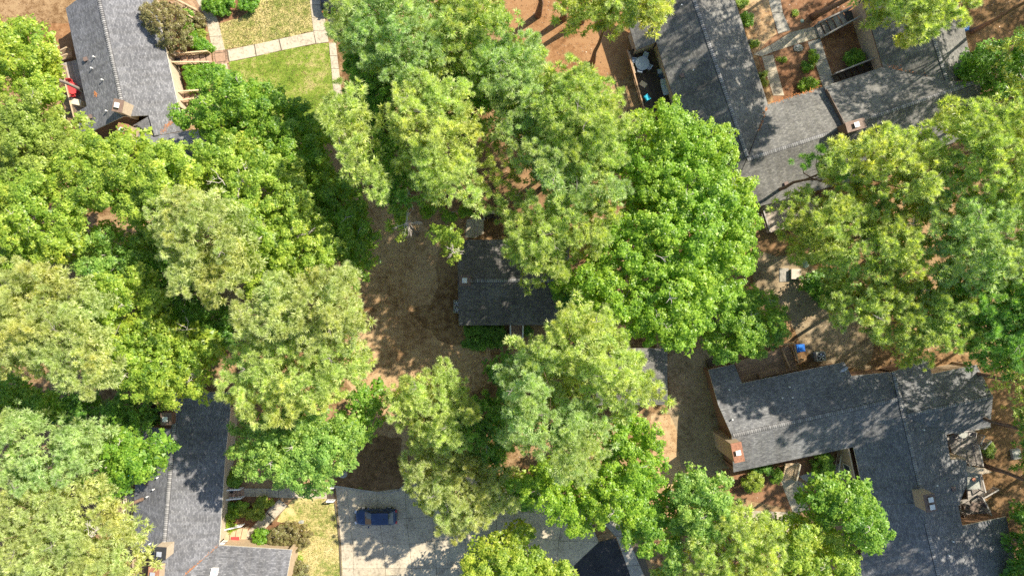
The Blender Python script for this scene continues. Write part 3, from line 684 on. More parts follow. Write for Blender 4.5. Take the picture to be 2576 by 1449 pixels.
caps(hB, Z2, (575, -30, RZ), (905, 945, RZ)); caps(hB, Z2, (905, 965, RZ), (1400, 806, RZ)); caps(hB, Z2, (1650, 712, 5.7), (2270, 503, 5.7)); caps(hB, Z2, (1950, -30, RZ), (2115, 490, RZ))
wall(hB, Z2, (235, 305), (195, 170), B1, M['beige'], -.4); wall(hB, Z2, (475, 640), (355, 255), B1, M['beige'], -.4); wall(hB, Z2, (355, 255), (235, 305), B1, M['beige'], -.2)
w2 = wall(hB, Z2, (830, 0), (1030, 632), B2, M['beige'], -.5); wall(hB, Z2, (1030, 632), (1370, 522), B3, M['beige'], -.5); wall(hB, Z2, (1370, 522), (1725, 405), B5, M['beige'], -.5)
w7 = wall(hB, Z2, (1725, 405), (1600, 0), B7, M['beige'], -.42)
window(hB, w7, .22, 1.7, 1.1, 2.5, M['rail_grey'], 2); window(hB, w7, .93, 1.6, 1.1, 2.3, M['rail_grey'], 2)
wall(hB, Z2, (985, 1245), (1640, 1065), B4, M['beige'], .35); wall(hB, Z2, (2200, 100), (2310, 490), B8, M['beige'], -.35)
window(hB, w7, .68, 1.0, 2.0, 2.0, M['darkmetal'], 1)
chimney(hB, Z2, 1560, 757, 7.0, 4.0, 1.9, .95, .28, 'brown_siding', 'browntop', 1); c = at(*Z2(1600, 740), 7.1)
vents(hB, Z2, B1, [(550, 373), (575, 430), (505, 38)], [(343, 165), (510, 460)]); vents(hB, Z2, B4, [], [(1138, 1112)]); vents(hB, Z2, B6, [(1940, 752)], [])
debris('fallen_needles', Z2, B7, [(1765, 415), (1830, 440), (1880, 460), (1950, 480), (2010, 500)], 260, .22, 3, 'orange needles lining the valley of the upper right roof')
debris('fallen_needles', Z2, B2, [(975, 790), (1000, 740), (1020, 650)], 60, .12, 4, 'thin orange needles in the left valley of the court')
dB, q = deck(Z2, [(195, 305), (370, 250), (490, 640), (310, 720)], .9, M['deck_dark'], 'dark stained back deck with glass table at the U-shaped house', along=0)
r = at(*Z2(182, 305), 1.8); s_ = at(*Z2(300, 720), 1.8); r.z = s_.z = .9; railing(dB, r, s_, .95, M['deck_brown'], .12)
MB().bar(at(*Zc(245, 440), 1.3), at(*Zc(345, 800), 1.3), .08, .8).build('windscreen_panel', M['beige'], dB)
dB2, q = deck(Z2, [(1000, 1250), (1260, 1150), (1400, 1300), (1045, 1400)], .9, M['deck_pale'], 'weathered pale deck below the U-shaped house with white top rail', along=1)
r = at(*Z2(1000, 1262), 1.8); s_ = at(*Z2(1042, 1398), 1.8); r.z = s_.z = .9; railing(dB2, r, s_, .95, M['rail_grey'])
r = at(*Z2(1045, 1400), 1.8); s_ = at(*Z2(1400, 1300), 1.8); r.z = s_.z = .9; railing(dB2, r, s_, .95, M['deck_pale'])
sB1, q = stairs(Ze, [(1330, 570), (1250, 370), (1700, 180), (1800, 330)], .08, 1.1, 6, M['deck_grey'], 'wide court stairs of the U-shaped house with grey handrails', M['rail_grey'])
MB().box(at(*Ze(1740, 240), 1.12), (.8, 1.0, .03), .3).build('door_mat', M['darkmetal'], sB1)
sB2, q = stairs(Ze, [(1560, 1220), (1500, 1130), (2080, 920), (2140, 1050)], .08, 1.1, 7, M['deck_dark'], 'narrow dark stairs along the lower edge of the court', M['rail_grey'], (1,))

debris('fallen_needles', Z2, B3, [(1050, 625), (1200, 577), (1360, 525)], 90, .12, 14, 'needles along the gutter at the foot of the court')
# ---- house C (centre)
hC = house('house', D, 1270, 710, 'small shaded brown grey house in the centre of the picture')
C1 = roof(hC, Z5, [(1000, 668, RZ), (1500, 668, RZ), (1200, 375, EZ)], [(960, 668), (958, 560), (985, 400), (985, 375), (1760, 372), (1760, 668)], M['roof_c'])
C2 = roof(hC, Z5, [(1000, 668, RZ), (1500, 668, RZ), (1200, 990, EZ)], [(960, 668), (967, 990), (1760, 985), (1760, 668)], M['roof_c'])
caps(hC, Z5, (1050, 668, RZ), (1750, 668, RZ))
wall(hC, Z5, (960, 670), (967, 985), C2, M['brown_siding'], .3-.14); wall(hC, Z5, (985, 400), (960, 668), C1, M['brown_siding'], .3)
wc = wall(hC, Z5, (967, 985), (1760, 985), C2, M['brown_siding'], .5); wall(hC, Z5, (1760, 375), (985, 375), C1, M['brown_siding'], .4); wall(hC, Z5, (1755, 985), (1755, 668), C2, M['brown_siding'], .4); wall(hC, Z5, (1755, 668), (1755, 375), C1, M['brown_siding'], .4)
chimney(hC, Z5, 1010, 667, 6.3, 4.0, 1.05, 1.0, 0, 'brown_siding', 'browntop', 1, 'white')
window(hC, wc, .2, 1.5, 1.2, 1.7); window(hC, wc, .65, 1.5, 1.2, 1.7)
sC, q = stairs(Z5, [(1340, 1130), (1425, 1130), (1428, 985), (1338, 985)], .06, .5, 4, M['step'], 'short front walk stairs of the centre house between pale handrails', M['white'])
# ---- house D (lower right)
hD = house('house', D, 2100, 1100, 'large slate grey roofed house at lower right with brown gable end')
SWp = [(375, 840, RZ), (1640, 560, RZ)]
D1 = roof(hD, Z3, SWp+[(800, 372, 3.2)], [(372, 840), (270, 610), (195, 345), (390, 300), (448, 445), (1220, 285), (1275, 390), (1592, 358), (1640, 562)], M['roof_d'])
D2 = roof(hD, Z3, SWp+[(840, 1019, EZ)], [(372, 840), (1640, 562), (1700, 780), (1290, 925), (385, 1115), (370, 890)], M['roof_d'])
D3 = roof(hD, Z3, [(1640, 560, RZ), (1800, 1250, RZ), (1340, 1150, EZ)], [(1640, 560), (1800, 1250), (1830, 1362), (1495, 1364), (1380, 1330), (1290, 925)], M['roof_d'])
D4 = roof(hD, Z3, [(1592, 358, RZ), (1800, 1250, RZ), (2100, 900, 3.6)], [(1592, 358), (1640, 560), (1800, 1250), (1840, 1364), (2090, 1365), (2092, 1340), (2150, 1200), (2140, 1025), (2020, 1020), (1992, 830), (1700, 680)], M['roof_d'])
D5 = roof(hD, Z3, [(1680, 690, 5.3), (2342, 545, 5.3), (1980, 360, 3.7)], [(1592, 357), (1850, 260), (1880, 375), (2220, 305), (2342, 545), (1680, 690)], M['roof_d'])
D6 = roof(hD, Z3, [(1680, 690, 5.3), (2342, 545, 5.3), (1990, 830, 3.9)], [(1680, 690), (2342, 545), (2322, 768), (1990, 832)], M['roof_d'])
D7 = roof(hD, Z8, [(1815, 950, RZ), (1935, 1449, RZ), (1560, 1160, 3.9)], [(1490, 915), (1785, 900), (1815, 950), (1935, 1449), (1965, 1560), (1330, 1560), (1340, 1320)], M['roof_d'])
D8 = roof(hD, Z8, [(1815, 950, RZ), (1935, 1449, RZ), (2180, 1200, 3.9)], [(1815, 915), (1815, 950), (1935, 1449), (1965, 1560), (2560, 1560), (2440, 1000), (2110, 1070), (2080, 915)], M['roof_d'])
caps(hD, Z3, (380, 838, RZ), (1620, 566, RZ)); caps(hD, Z3, (1592, 360, RZ), (1800, 1255, RZ)); caps(hD, Z3, (1700, 686, 5.3), (2342, 545, 5.3)); caps(hD, Z8, (1840, 1050, RZ), (1940, 1470, RZ))
wall(hD, Z3, (195, 345), (372, 840), D1, M['brown_siding'], .12); wall(hD, Z3, (372, 842), (385, 1115), D2, M['brown_siding'], .12)
ws = wall(hD, Z3, (385, 1115), (1290, 925), D2, M['brown_siding'], .45); we = wall(hD, Z3, (1290, 925), (1375, 1330), D3, M['tan'], -.35-.14)
wall(hD, Z3, (1220, 285), (448, 445), D1, M['brown_siding'], .45); wall(hD, Z3, (1592, 358), (1275, 390), D1, M['brown_siding'], .2); wall(hD, Z3, (1850, 262), (1600, 356), D5, M['brown_siding'], .05)
wall(hD, Z3, (448, 445), (390, 300), D1, M['brown_siding'], .1); wall(hD, Z3, (390, 300), (195, 345), D1, M['brown_siding'], .15); wall(hD, Z3, (1880, 375), (1850, 262), D5, M['tan'], .1); wall(hD, Z3, (2220, 305), (1880, 375), D5, M['tan'], .2)
wall(hD, Z3, (2340, 545), (2220, 305), D5, M['tan'], .2); wall(hD, Z3, (2322, 768), (2342, 545), D6, M['tan'], .2); wall(hD, Z3, (1990, 832), (2322, 768), D6, M['tan'], .1); wall(hD, Z3, (1992, 832), (2020, 1020), D4, M['tan'], -.3)
wall(hD, Z8, (2110, 1068), (2440, 1000), D8, M['brown_siding'], -.2); wall(hD, Z8, (2080, 915), (2110, 1068), D8, M['tan'], -.2); wall(hD, Z3, (2020, 1022), (2140, 1028), D4, M['tan'], .1)
window(hD, we, .55, 2.1, 1.5, 1.9, M['cream'], 2)
chimney(hD, Z3, 415, 965, 6.6, 0, 1.0, 1.9, .2, 'tan', 'rust', 1); 
chimney(hD, Z3, 1868, 1345, 7.0, 3.8, 1.05, 1.7, .2, 'chim', 'browntop', 2)
vents(hD, Z3, D1, [(370, 715), (345, 490), (745, 552), (822, 550), (800, 470)], []); vents(hD, Z3, D4, [(1810, 792), (1908, 1210)], [(2040, 1240)]); vents(hD, Z8, D8, [(2030, 1180), (2000, 1285)], [])
MB().box(at(*Z3(418, 1020), 1.4), (1.0, 1.6, 2.8), .2).build('chimney_base', M['tan'], hD)
dish = empty('satellite_dish', at(*Z3(1222, 372), 4.0), 'white satellite dish on the lower right roof edge', 'satellite dish')
b = at(*Z3(1225, 372), 4.1); t_ = at(*Z3(1215, 335), 4.8)
MB().tube([b, b+Vector((0, 0, .4)), t_], [.03, .03, .03], 6).build('mast', M['galv'], dish)
mb = MB(); 
for k in range(1, 4): pass
nrm = Vector((.25, -.75, .6)).normalized(); u = nrm.orthogonal().normalized(); v = nrm.cross(u); ring = [t_]
vv = [t_]; ff = []
for k in range(1, 4):
    for j in range(14):
        a = j*2*math.pi/14; vv.append(t_+(u*math.cos(a)*.48+v*math.sin(a)*.4)*k/3+nrm*(.1*(k/3)**2))
for j in range(14): ff.append((0, 1+j, 1+(j+1) % 14))
for k in range(2):
    for j in range(14): ff.append((1+k*14+j, 1+(k+1)*14+j, 1+(k+1)*14+(j+1) % 14, 1+k*14+(j+1) % 14))
MB().add(vv, ff).build('reflector', M['galv'], dish); MB().bar(t_, t_+nrm*.5+Vector((0, 0, -.1)), .03, .03).build('feed_arm', M['galv'], dish)
dD, q = deck(Z3, [(395, 290), (800, 160), (875, 345), (445, 450)], .9, M['deck_brown'], 'brown back deck with slatted stairs at the lower right house', along=1)
sD, q = stairs(Za, [(1720, 100), (1860, 60), (1930, 300), (1800, 375)], .1, 1.0, 11, M['rail_brown'], 'sunlit slatted stairs rising at the end of the brown deck', M['rail_brown'])
rr = [at(*Za(*p), 1.8) for p in ((1720, 60), (1940, 20), (2005, 325), (2110, 280))]
for i in range(3):
    a, b = rr[i].copy(), rr[i+1].copy(); a.z = b.z = .9 if i < 2 else .5; railing(dD, a, b, .9, M['rail_brown'])
MB().bar(at(*Za(1400, 520), 1.2), at(*Za(1715, 440), 1.2), .5, .5).build('bench_seat', M['deck_brown'], dD)
sD2, q = stairs(Z3, [(760, 1185), (845, 1175), (850, 1035), (765, 1040)], .08, 1.0, 8, M['rail_tan'], 'tan front stairs with pale rail beside the round bushes', M['cream'], (1,))
mb = empty('handrail', at(*Z3(1160, 1030)), 'thin pale handrail at the dark entry beside the round bush', 'handrail'); a = at(*Z3(1175, 960), .2); b = at(*Z3(1150, 1100), .2); a.z = b.z = .05; railing(mb, a, b, .95, M['cream'], .3)
# east decks of house D
dE1, q = deck(Zb, [(1110, 500), (1660, 380), (1700, 635), (1180, 695)], 1.0, M['deck_grey'], 'grey upper side deck of the lower right house with small table', along=1)
dE2, q = deck(Zb, [(1190, 705), (1700, 645), (1790, 1070), (1300, 1010)], .95, M['deck_grey'], 'grey middle side deck of the lower right house', along=1)
a = at(*Zb(1720, 660), 1.9); b = at(*Zb(1810, 1070), 1.9); a.z = b.z = .95; railing(dE2, a, b, .95, M['rail_grey'], .13)
a = at(*Zb(1270, 450), 1.9); b = at(*Zb(1950, 320), 1.9); a.z = b.z = 1.0; railing(dE1, a, b, .9, M['rail_grey'], .2)
dE3, q = deck(Zb, [(1500, 1230), (1750, 1230), (1850, 1640), (1520, 1700)], .9, M['deck_grey'], 'grey side deck with round cloth covered table', along=1)
a = at(*Zb(1760, 1210), 1.8); b = at(*Zb(1850, 1560), 1.8); a.z = b.z = .9; railing(dE3, a, b, .95, M['rail_grey'], .13)
dE4, q = deck(Z8, [(2075, 885), (2270, 850), (2345, 1000), (2110, 1055)], .9, M['deck_grey'], 'lowest grey side deck with wicker furniture', along=1)
a = at(*Z8(2265, 855), 1.8); b = at(*Z8(2335, 1000), 1.8); a.z = b.z = .9; railing(dE4, a, b, .95, M['rail_grey'], .13)
a = at(*Z8(2270, 860), 1.8); b = at(*Z8(2385, 795), 1.8); a.z = b.z = .9; railing(dE4, a, b, .95, M['rail_grey'], .13)
a = at(*Z8(2200, 455), 1.2); b = at(*Z8(2340, 345), 1.2); 
sE, q = stairs(Z8, [(2300, 420), (2250, 380), (2190, 430), (2215, 470)], .1, .9, 4, M['deck_brown'], 'small side stairs littered with yellow leaves', M['rail_grey'])
pr = tag(MB().add([at(*Zb(1490, 1170), 2.6), at(*Zb(1490, 1060), 3.0), at(*Zb(1830, 1100), 2.7), at(*Zb(1970, 1175), 2.4), at(*Zb(1790, 1215), 2.5)], [(0, 1, 2, 3, 4)]).build('awning', M['beige']), 'pointed beige shade sail between two side decks', 'awning')
sol = pr.modifiers.new('s', 'SOLIDIFY'); sol.thickness = .03
# ---- house E (lower left)
hE = house('house', D, 480, 1300, 'long grey shingled house at lower left with orange needles in its valley')
E1 = roof(hE, Z4, [(1330, 150, RZ), (1235, 1230, RZ), (1015, 835, EZ)], [(1335, 60), (1325, 150), (1235, 1230), (1175, 1302), (1045, 1255), (905, 1170), (910, 1005), (1005, 1030), (1025, 640), (1080, 320), (1290, 340), (1310, 170)], M['roof_a'])
E2 = roof(hE, Z4, [(1330, 150, RZ), (1235, 1230, RZ), (1677, 870, EZ)], [(1335, 60), (1740, 60), (1740, 200), (1700, 530), (1655, 1215), (1390, 1449), (1330, 1560), (1180, 1560), (1185, 1320), (1235, 1230), (1325, 150)], M['roof_a'])
E3 = roof(hE, Z4, [(1655, 1215, EZ), (2205, 1250, EZ), (1500, 1449, 4.55)], [(1655, 1215), (2205, 1250), (2192, 1300), (2145, 1560), (1270, 1560), (1390, 1449)], M['roof_a'])
caps(hE, Z4, (1335, 70, RZ), (1235, 1225, RZ))
wall(hE, Z4, (1740, 200), (1700, 530), E2, M['beige'], -.49); wE = wall(hE, Z4, (1700, 530), (1655, 1215), E2, M['beige'], -.49)
wall(hE, Z4, (1025, 640), (1005, 1030), E1, M['beige'], .3); wall(hE, Z4, (910, 1005), (905, 1170), E1, M['beige'], .2); wall(hE, Z4, (905, 1170), (1175, 1302), E1, M['tan'], .1); wall(hE, Z4, (1005, 1030), (910, 1005), E1, M['beige'], .1)
wall(hE, Z4, (2205, 1250), (1655, 1215), E3, M['tan'], .4); wall(hE, Z4, (2192, 1300), (2205, 1250), E3, M['tan'], .2); wall(hE, Z4, (2145, 1560), (2192, 1300), E3, M['tan'], .2)
wall(hE, Z4, (1290, 340), (1080, 320), E1, M['brown_siding'], .1); wall(hE, Z4, (1310, 170), (1290, 340), E1, M['brown_siding'], .1)
window(hE, wE, .7, 1.4, 1.2, 2.1, M['white'], 2); window(hE, wE, .22, 1.0, 2.0, 1.9, M['white'], 1)
chimney(hE, Z4, 1210, 1275, 6.6, 3.0, 1.1, 1.2, -.08, 'chim', 'darkmetal', 1, 'galv'); chimney(hE, Z4, 1160, 1430, 6.4, 0, 1.0, 1.3, -.08, 'tan', 'rust', 1, 'galv'); chimney(hE, Z4, 1255, 262, 6.2, 0, 1.0, 1.2, 0, 'brown_siding', 'browntop', 1, 'white')
vents(hE, Z4, E1, [(1195, 702), (1165, 790), (1118, 845), (1138, 1198)], [(1105, 745), (1012, 1128)])
debris('fallen_needles', Z4, E2, [(1650, 1225), (1540, 1325), (1470, 1380), (1400, 1440)], 260, .10, 5, 'orange needles lining the valley of the lower left roof')
sky = MB(); PS = E3
pts = [PS.px(*Z4(*p)) for p in ((1605, 1385), (1650, 1385), (1630, 1470), (1585, 1470))]
fr = MB()
for i in range(4):
    a, b = pts[i]+Vector((0, 0, .1)), pts[(i+1) % 4]+Vector((0, 0, .1)); fr.bar(a, b, .09, .2)
fo = fr.build('skylight', M['white'], hE)
MB().add([p+Vector((0, 0, .12)) for p in pts][::-1], [(0, 1, 2, 3)]).build('pane', plain('skylight glass', (.35, .4, .5), .1, spec=.8), fo)
dF, q = deck(Z4, [(930, 850), (1010, 830), (1000, 1020), (925, 1000)], .9, M['cream'], 'cream floored side deck in the notch of the lower left house')
a = at(*Z4(885, 870), 1.8); b = at(*Z4(890, 1000), 1.8); a.z = b.z = .9; railing(dF, a, b, .9, M['rail_tan'])
a = at(*Z4(890, 1000), 1.8); b = at(*Z4(1000, 1030), 1.8); a.z = b.z = .9; railing(dF, a, b, .9, M['rail_tan'])
sF, q = stairs(Z4, [(1060, 1560), (1020, 1540), (1060, 1290), (1100, 1300)], .1, 1.2, 12, M['rail_brown'], 'tan slatted stairs at the bottom edge below the chimney', M['rail_tan'])
dF2, q = deck(Z4, [(1130, 170), (1215, 165), (1260, 320), (1080, 300)], .9, M['deck_dark'], 'dark little deck beside the shaded rust topped chimney')
a = at(*Z4(1130, 170), 1.8); b = at(*Z4(1110, 300), 1.8); a.z = b.z = .9; railing(dF2, a, b, .9, M['deck_dark'])
um = empty('patio_umbrella', at(*Z4(990, 660)), 'turquoise patio umbrella peeking out from under the left tree', 'umbrella')
c = at(*Z4(980, 660), 2.6); mb = MB(); vv = [c+Vector((0, 0, .5))]
for j in range(8): a = j*math.pi/4; vv.append(c+Vector((math.cos(a)*1.45, math.sin(a)*1.45, 0)))
mb.add(vv, [(0, 1+j, 1+(j+1) % 8) for j in range(8)]).build('canopy', M['teal'], um)
MB().tube([(c.x, c.y, 0), (c.x, c.y, 3.05)], [.03, .03], 6).build('pole', M['white'], um)
# porch of house E
sE1, q = stairs(Zd, [(480, 205), (490, 315), (290, 320), (300, 200)], .06, .6, 4, M['step'], 'brown porch stairs with white rail at the lower left house', M['white'])
MB().box(at(*Zd(328, 232), .63), (.5, .75, .03), 0).build('door_mat', M['darkmetal'], sE1)
sE2, q = stairs(Zd, [(545, 700), (500, 880), (250, 860), (250, 765)], .06, .55, 4, M['rail_tan'], 'tan porch with doormat and potted plants at lower left', M['white'], (1,))
MB().box(at(*Zd(383, 850), .58), (.85, .45, .03), 0).build('door_mat', M['red'], sE2)
a = at(*Zd(230, 740), 1.3); b = at(*Zd(460, 690), 1.3); a.z = b.z = .4; railing(sE2, a, b, .9, M['white'], .2)
tg = empty('timber_steps', at(*Zd(1585, 290)), 'dark timber steps with white end rails beside the parking lot', 'steps')
for k in range(3): MB().box(at(*Zd(1555+k*32, 285), .03), (.26, 2.0, .12), .02).build('step', M['deck_dark'], tg)
for yy in (215, 385):
    a = at(*Zd(1525, yy), .9); b = at(*Zd(1615, yy-2), .9); a.z = b.z = .02; railing(tg, a, b, .85, M['white'], .18)
# ---- house F (only a corner shows between the trees)
hF = house('house', D, 1600, 960, 'roof corner showing between the big green tree and the pale pine')
F1 = roof(hF, D, [(1400, 950, RZ), (1678, 950, RZ), (1500, 850, EZ)], [(1500, 876), (1679, 876), (1679, 950), (1500, 950)], M['roof_b'])
F2 = roof(hF, D, [(1400, 950, RZ), (1678, 950, RZ), (1500, 1055, EZ)], [(1500, 950), (1679, 950), (1680, 1018), (1500, 1019)], M['roof_b'])
wall(hF, D, (1679, 950), (1679, 876), F1, M['beige'], .25); wall(hF, D, (1680, 1018), (1679, 950), F2, M['beige'], .25)

# ---------------------------------------------------------------- trees
def poisson(rg, poly, s, inset, mx=4000):
    lo, hi = poly.min(0), poly.max(0); area = (hi-lo).prod(); k = int(area/(s*s)*14)+30
    P = rg.uniform(lo, hi, (k, 2)); P = P[inpoly(P, poly)]; P = P[edist(P, poly) > inset]
    keep = np.empty((0, 2))
    out = []
    cell = {}
    for p in P:
        i, j = int(p[0]//s), int(p[1]//s); ok = True
        for a in (i-1, i, i+1):
            for b in (j-1, j, j+1):
                for q in cell.get((a, b), ()):
                    if (q[0]-p[0])**2+(q[1]-p[1])**2 < s*s: ok = False; break
                if not ok: break
            if not ok: break
        if ok: cell.setdefault((i, j), []).append(p); out.append(p)
    return np.array(out) if out else poly.mean(0)[None]
def roughen(poly, rg, amp=.45, seg=1.4):
    out = []
    n = len(poly); cen = poly.mean(0)
    for i in range(n):
        a, b = poly[i], poly[(i+1) % n]; k = max(1, int(np.hypot(*(b-a))/seg))
        for j in range(k):
            p = a+(b-a)*j/k; dd = p-cen; out.append(p+dd/max(1e-3, np.hypot(*dd))*rg.normal(0, amp))
    return np.array(out)
def crown_pts(kind, poly, zt, depth, rg, dens):
    """lobe centres and radii of a crown inside the outline"""
    s = {'dec': 1.2, 'pine': 1.1, 'bush': .42}[kind]
    P = poisson(rg, poly, s/math.sqrt(dens), s*{'dec': .4, 'pine': .3, 'bush': .25}[kind]); dE = edist(P, poly); Rm = max(min(dE.max(), 4.5), .5)
    r = s*rg.uniform(.55, .95, len(P))
    k = np.clip(dE/Rm, 0, 1); dome = np.sqrt(np.clip(1-(1-k)**2, 0, 1))
    z = zt-depth*(1-dome)-r*.9+rg.normal(0, {'dec': .42, 'pine': .55, 'bush': .1}[kind], len(P))
    # big branch masses: groups of lobes share a height
    ph = rg.uniform(0, 6, 4); fq = {'dec': .85, 'pine': 1.0, 'bush': 1.5}[kind]
    z += {'dec': .85, 'pine': .9, 'bush': .1}[kind]*(np.sin(P[:, 0]*fq+ph[0]+1.3*np.sin(P[:, 1]*fq*.6+ph[2]))*np.sin(P[:, 1]*fq+ph[1]+1.1*np.sin(P[:, 0]*fq*.7+ph[3])))
    return np.c_[P, z], r
def make_foliage(kind, L, r, rg, fine=1.0, under=True):
    """leaves (quads) or needles (triangles) on clumps that cover the lobes"""
    if kind == 'pine': kc, cr, kn, lw = 9, .38, 112, .78*max(1, .45/fine)
    elif kind == 'dec': kc, cr, kn, lw = 13, .36, 50, 1.08
    else: kc, cr, kn, lw = 9, .2, 30, 1.0
    if kind == 'bush' and under:
        L = np.r_[L, L*np.array([1, 1, .55])]; r = np.r_[r, r]
    tri = one_layer(kind, L, r, kc, cr, int(kn*fine), lw, rg)
    if under and kind != 'bush':
        outs = [tri]
        for dz in ((1.2, 2.2), (2.6, 4.2)):
            L2 = L+np.c_[rg.normal(0, .5, (len(L), 2)), -rg.uniform(*dz, len(L))]; L2[:, 2] = np.maximum(L2[:, 2], 1.0); cn = L[:, :2].mean(0); L2[:, :2] = cn+(L2[:, :2]-cn)*(.93 if dz[0] < 2 else .86)
            outs.append(one_layer(kind, L2, r*1.15, 8, .5, 16, 2.1, rg) if kind == 'dec' else one_layer(kind, L2, r*1.2, 9, .5, max(12, int(34*min(1, fine))), 2.3, rg))
        tri = [np.concatenate([o[i] for o in outs]) for i in range(3)]
    return tri[0], tri[1], tri[2], None
def one_layer(kind, L, r, kc, cr, kn, lw, rg):
    nl = len(L)
    dr = unit(rg.normal(0, 1, (nl*kc, 3))); dr[:, 2] = np.abs(dr[:, 2])*1.0-.25*(rg.random(nl*kc) < .4); dr = unit(dr)
    Li = np.repeat(np.arange(nl), kc)
    cc = L[Li]+dr*r[Li][:, None]*np.array([1, 1, .8])*rg.uniform(.55, 1.05, (nl*kc, 1))
    crr = cr*rg.uniform(.7, 1.3, nl*kc)
    m = len(cc); ci = np.repeat(np.arange(m), kn); n = len(ci)
    d1 = unit(rg.normal(0, 1, (n, 3)))
    if kind == 'pine':
        d1 = unit(d1+unit(dr)[ci]*.45+np.array([0, 0, .35]))
        o = cc[ci]+d1*(crr[ci]*.12)[:, None]; ln = (crr[ci]*rg.uniform(.75, 1.05, n))[:, None]
        tip = o+d1*ln; o = o+d1*ln*.18
        wv = unit(np.cross(d1, np.array([0, 0, 1.])+rg.normal(0, .45, (n, 3))))*.027*lw*rg.uniform(.8, 1.4, (n, 1))
        return [o-wv, o+wv, tip]
    d1[:, 2] = np.abs(d1[:, 2])-.35; d1 = unit(d1)
    c = cc[ci]+d1*(crr[ci]*rg.uniform(.35, 1.1, n))[:, None]
    nr = unit(d1*.5+dr[ci]*.35+np.array([0, 0, .9])+rg.normal(0, .4, (n, 3)))
    t = unit(np.cross(nr, rg.normal(0, 1, (n, 3)))); b = np.cross(nr, t)
    sz = {'dec': .115, 'bush': .075}[kind]*lw*rg.uniform(.6, 1.35, (n, 1))
    return [c-t*sz*.6-b*sz*.5, c+t*sz*.6-b*sz*.5, c+b*sz*.95]
def limb_tree(kind, base, L, r, zt, rg, bark, root, tr=.28, nlimb=10, lean=None):
    zc = L[:, 2].min()*.8 if kind == 'pine' else min(L[:, 2].min()*.6, zt*.45)
    zc = max(zc, .8); top = np.array([L[:, 0].mean(), L[:, 1].mean(), np.percentile(L[:, 2], 70)])
    b = np.array(base); mb = MB(); k = 7
    pts = [b+(top-b)*(i/(k-1))+np.r_[rg.normal(0, .12, 2), 0]*(0 < i < k-1) for i in range(k)]
    mb.tube(pts, [tr*(1.35 if i == 0 else 1)*(1-.8*i/(k-1)) for i in range(k)], 8)
    idx = rg.permutation(len(L))[:nlimb]
    for q in idx:
        e = L[q]; f_ = rg.uniform(.45, .9); st = pts[0]+(top-b)*f_; st = b+(top-b)*f_
        mid = (st+e)/2+np.r_[rg.normal(0, .2, 2), -.3]
        mb.tube([st, mid, e+np.array([0, 0, .2])], [tr*.35*(1.1-f_)+.03, tr*.22*(1.1-f_)+.025, .015], 5, cap=False)
    return mb.build('trunk', bark, root, smooth=True)
NTRI = 0
def tree(kind, pal, zt, depth, poly, label, name=None, cat='tree', f=D, dens=1.0, fine=1.0, base=None, tr=None, limbs=9, seed=None, group=None, dead=None, under=True, rough=None, grow=1.06):
    global NTRI
    seed = seed if seed is not None else int(abs(hash_s(label))) % 99991
    rg = np.random.default_rng(seed)
    zw = zt-.45*depth-.3
    wp = np.array([tuple(at(*f(*p), zw))[:2] for p in poly])
    if kind != 'bush': wp = wp.mean(0)+(wp-wp.mean(0))*grow
    if kind != 'bush': wp = roughen(wp, rg, .3 if rough is None else rough)
    L, r = crown_pts(kind, wp, zt, depth, rg, dens)
    cx, cy = wp.mean(0)
    bs = (cx, cy, 0) if base is None else tuple(at(*f(*base), 0))
    nm = name or {'dec': 'broadleaf_tree', 'pine': 'pine_tree', 'bush': 'bush'}[kind]
    root = empty(nm, bs, label, cat, group)
    if kind != 'bush' or zt > 1.8:
        limb_tree(kind, bs, L, r, zt, rg, M['bark'] if kind == 'pine' else M['bark_grey'], root, tr or {'dec': .22, 'pine': .24, 'bush': .05}[kind], limbs if kind != 'bush' else 6)
    A, B, Cc, D4 = make_foliage(kind, L, r, rg, fine, under)
    # keep vertices near the root for precision
    me = tri_mesh('crown', A, B, Cc, FO[pal], D4); NTRI += len(A)*(1 if D4 is None else 2)
    o = bpy.data.objects.new('crown', me); link(o, root); inv(o, root)
    if kind != 'bush' and poly[0][1] > -40 and len(L) > 12:
        top = np.argsort(-L[:, 2])[:max(4, len(L)//2)]
        mb = MB()
        for q in rg.choice(top, min(len(top), max(2, len(L)//14)), False):
            c0 = L[q]+np.array([0, 0, r[q]*.6])
            for k in range(4):
                a_ = rg.uniform(0, 6.283); e0 = c0+np.array([math.cos(a_), math.sin(a_), rg.uniform(.1, .5)])*rg.uniform(.3, .75)
                mb.tube([c0, (c0+e0)/2+rg.normal(0, .06, 3), e0], [.03, .02, .008], 4, cap=False)
        tag(mb.build('twigs', M['dead'] if kind == 'dec' else M['bark_grey'], root), kind='stuff')
    if dead:
        for (px, py, zz, n_, ln) in dead: bare(root, at(*f(px, py), zz), n_, ln, rg)
    return root
def hash_s(s):
    h = 7
    for c in s: h = (h*31+ord(c)) % 1000003
    return h
def bare(root, c, n_, ln, rg):
    """bleached bare branches fanning from a fork"""
    mb = MB(); c = np.array(c); rg0 = rg.uniform(0, 6.283)
    for k in range(n_):
        a = rg.normal(rg0, 1.3); d_ = np.array([math.cos(a), math.sin(a), rg.uniform(-.05, .5)]); l = ln*rg.uniform(.5, 1)
        p1 = c+d_*l*.5+rg.normal(0, .12, 3); p2 = c+d_*l+rg.normal(0, .2, 3)
        mb.tube([c, (c+p1)/2+rg.normal(0, .08, 3), p1, p2], [.035, .028, .02, .008], 5, cap=False)
        for j in range(3):
            s0 = p1+(p2-p1)*rg.uniform(0, .8); e0 = s0+unit((d_+rg.normal(0, .6, 3))[None])[0]*l*.35
            mb.tube([s0, (s0+e0)/2+rg.normal(0, .05, 3), e0], [.022, .016, .008], 4, cap=False)
    tag(mb.build('dead_branches', M['dead'], root), kind='stuff')
T = tree
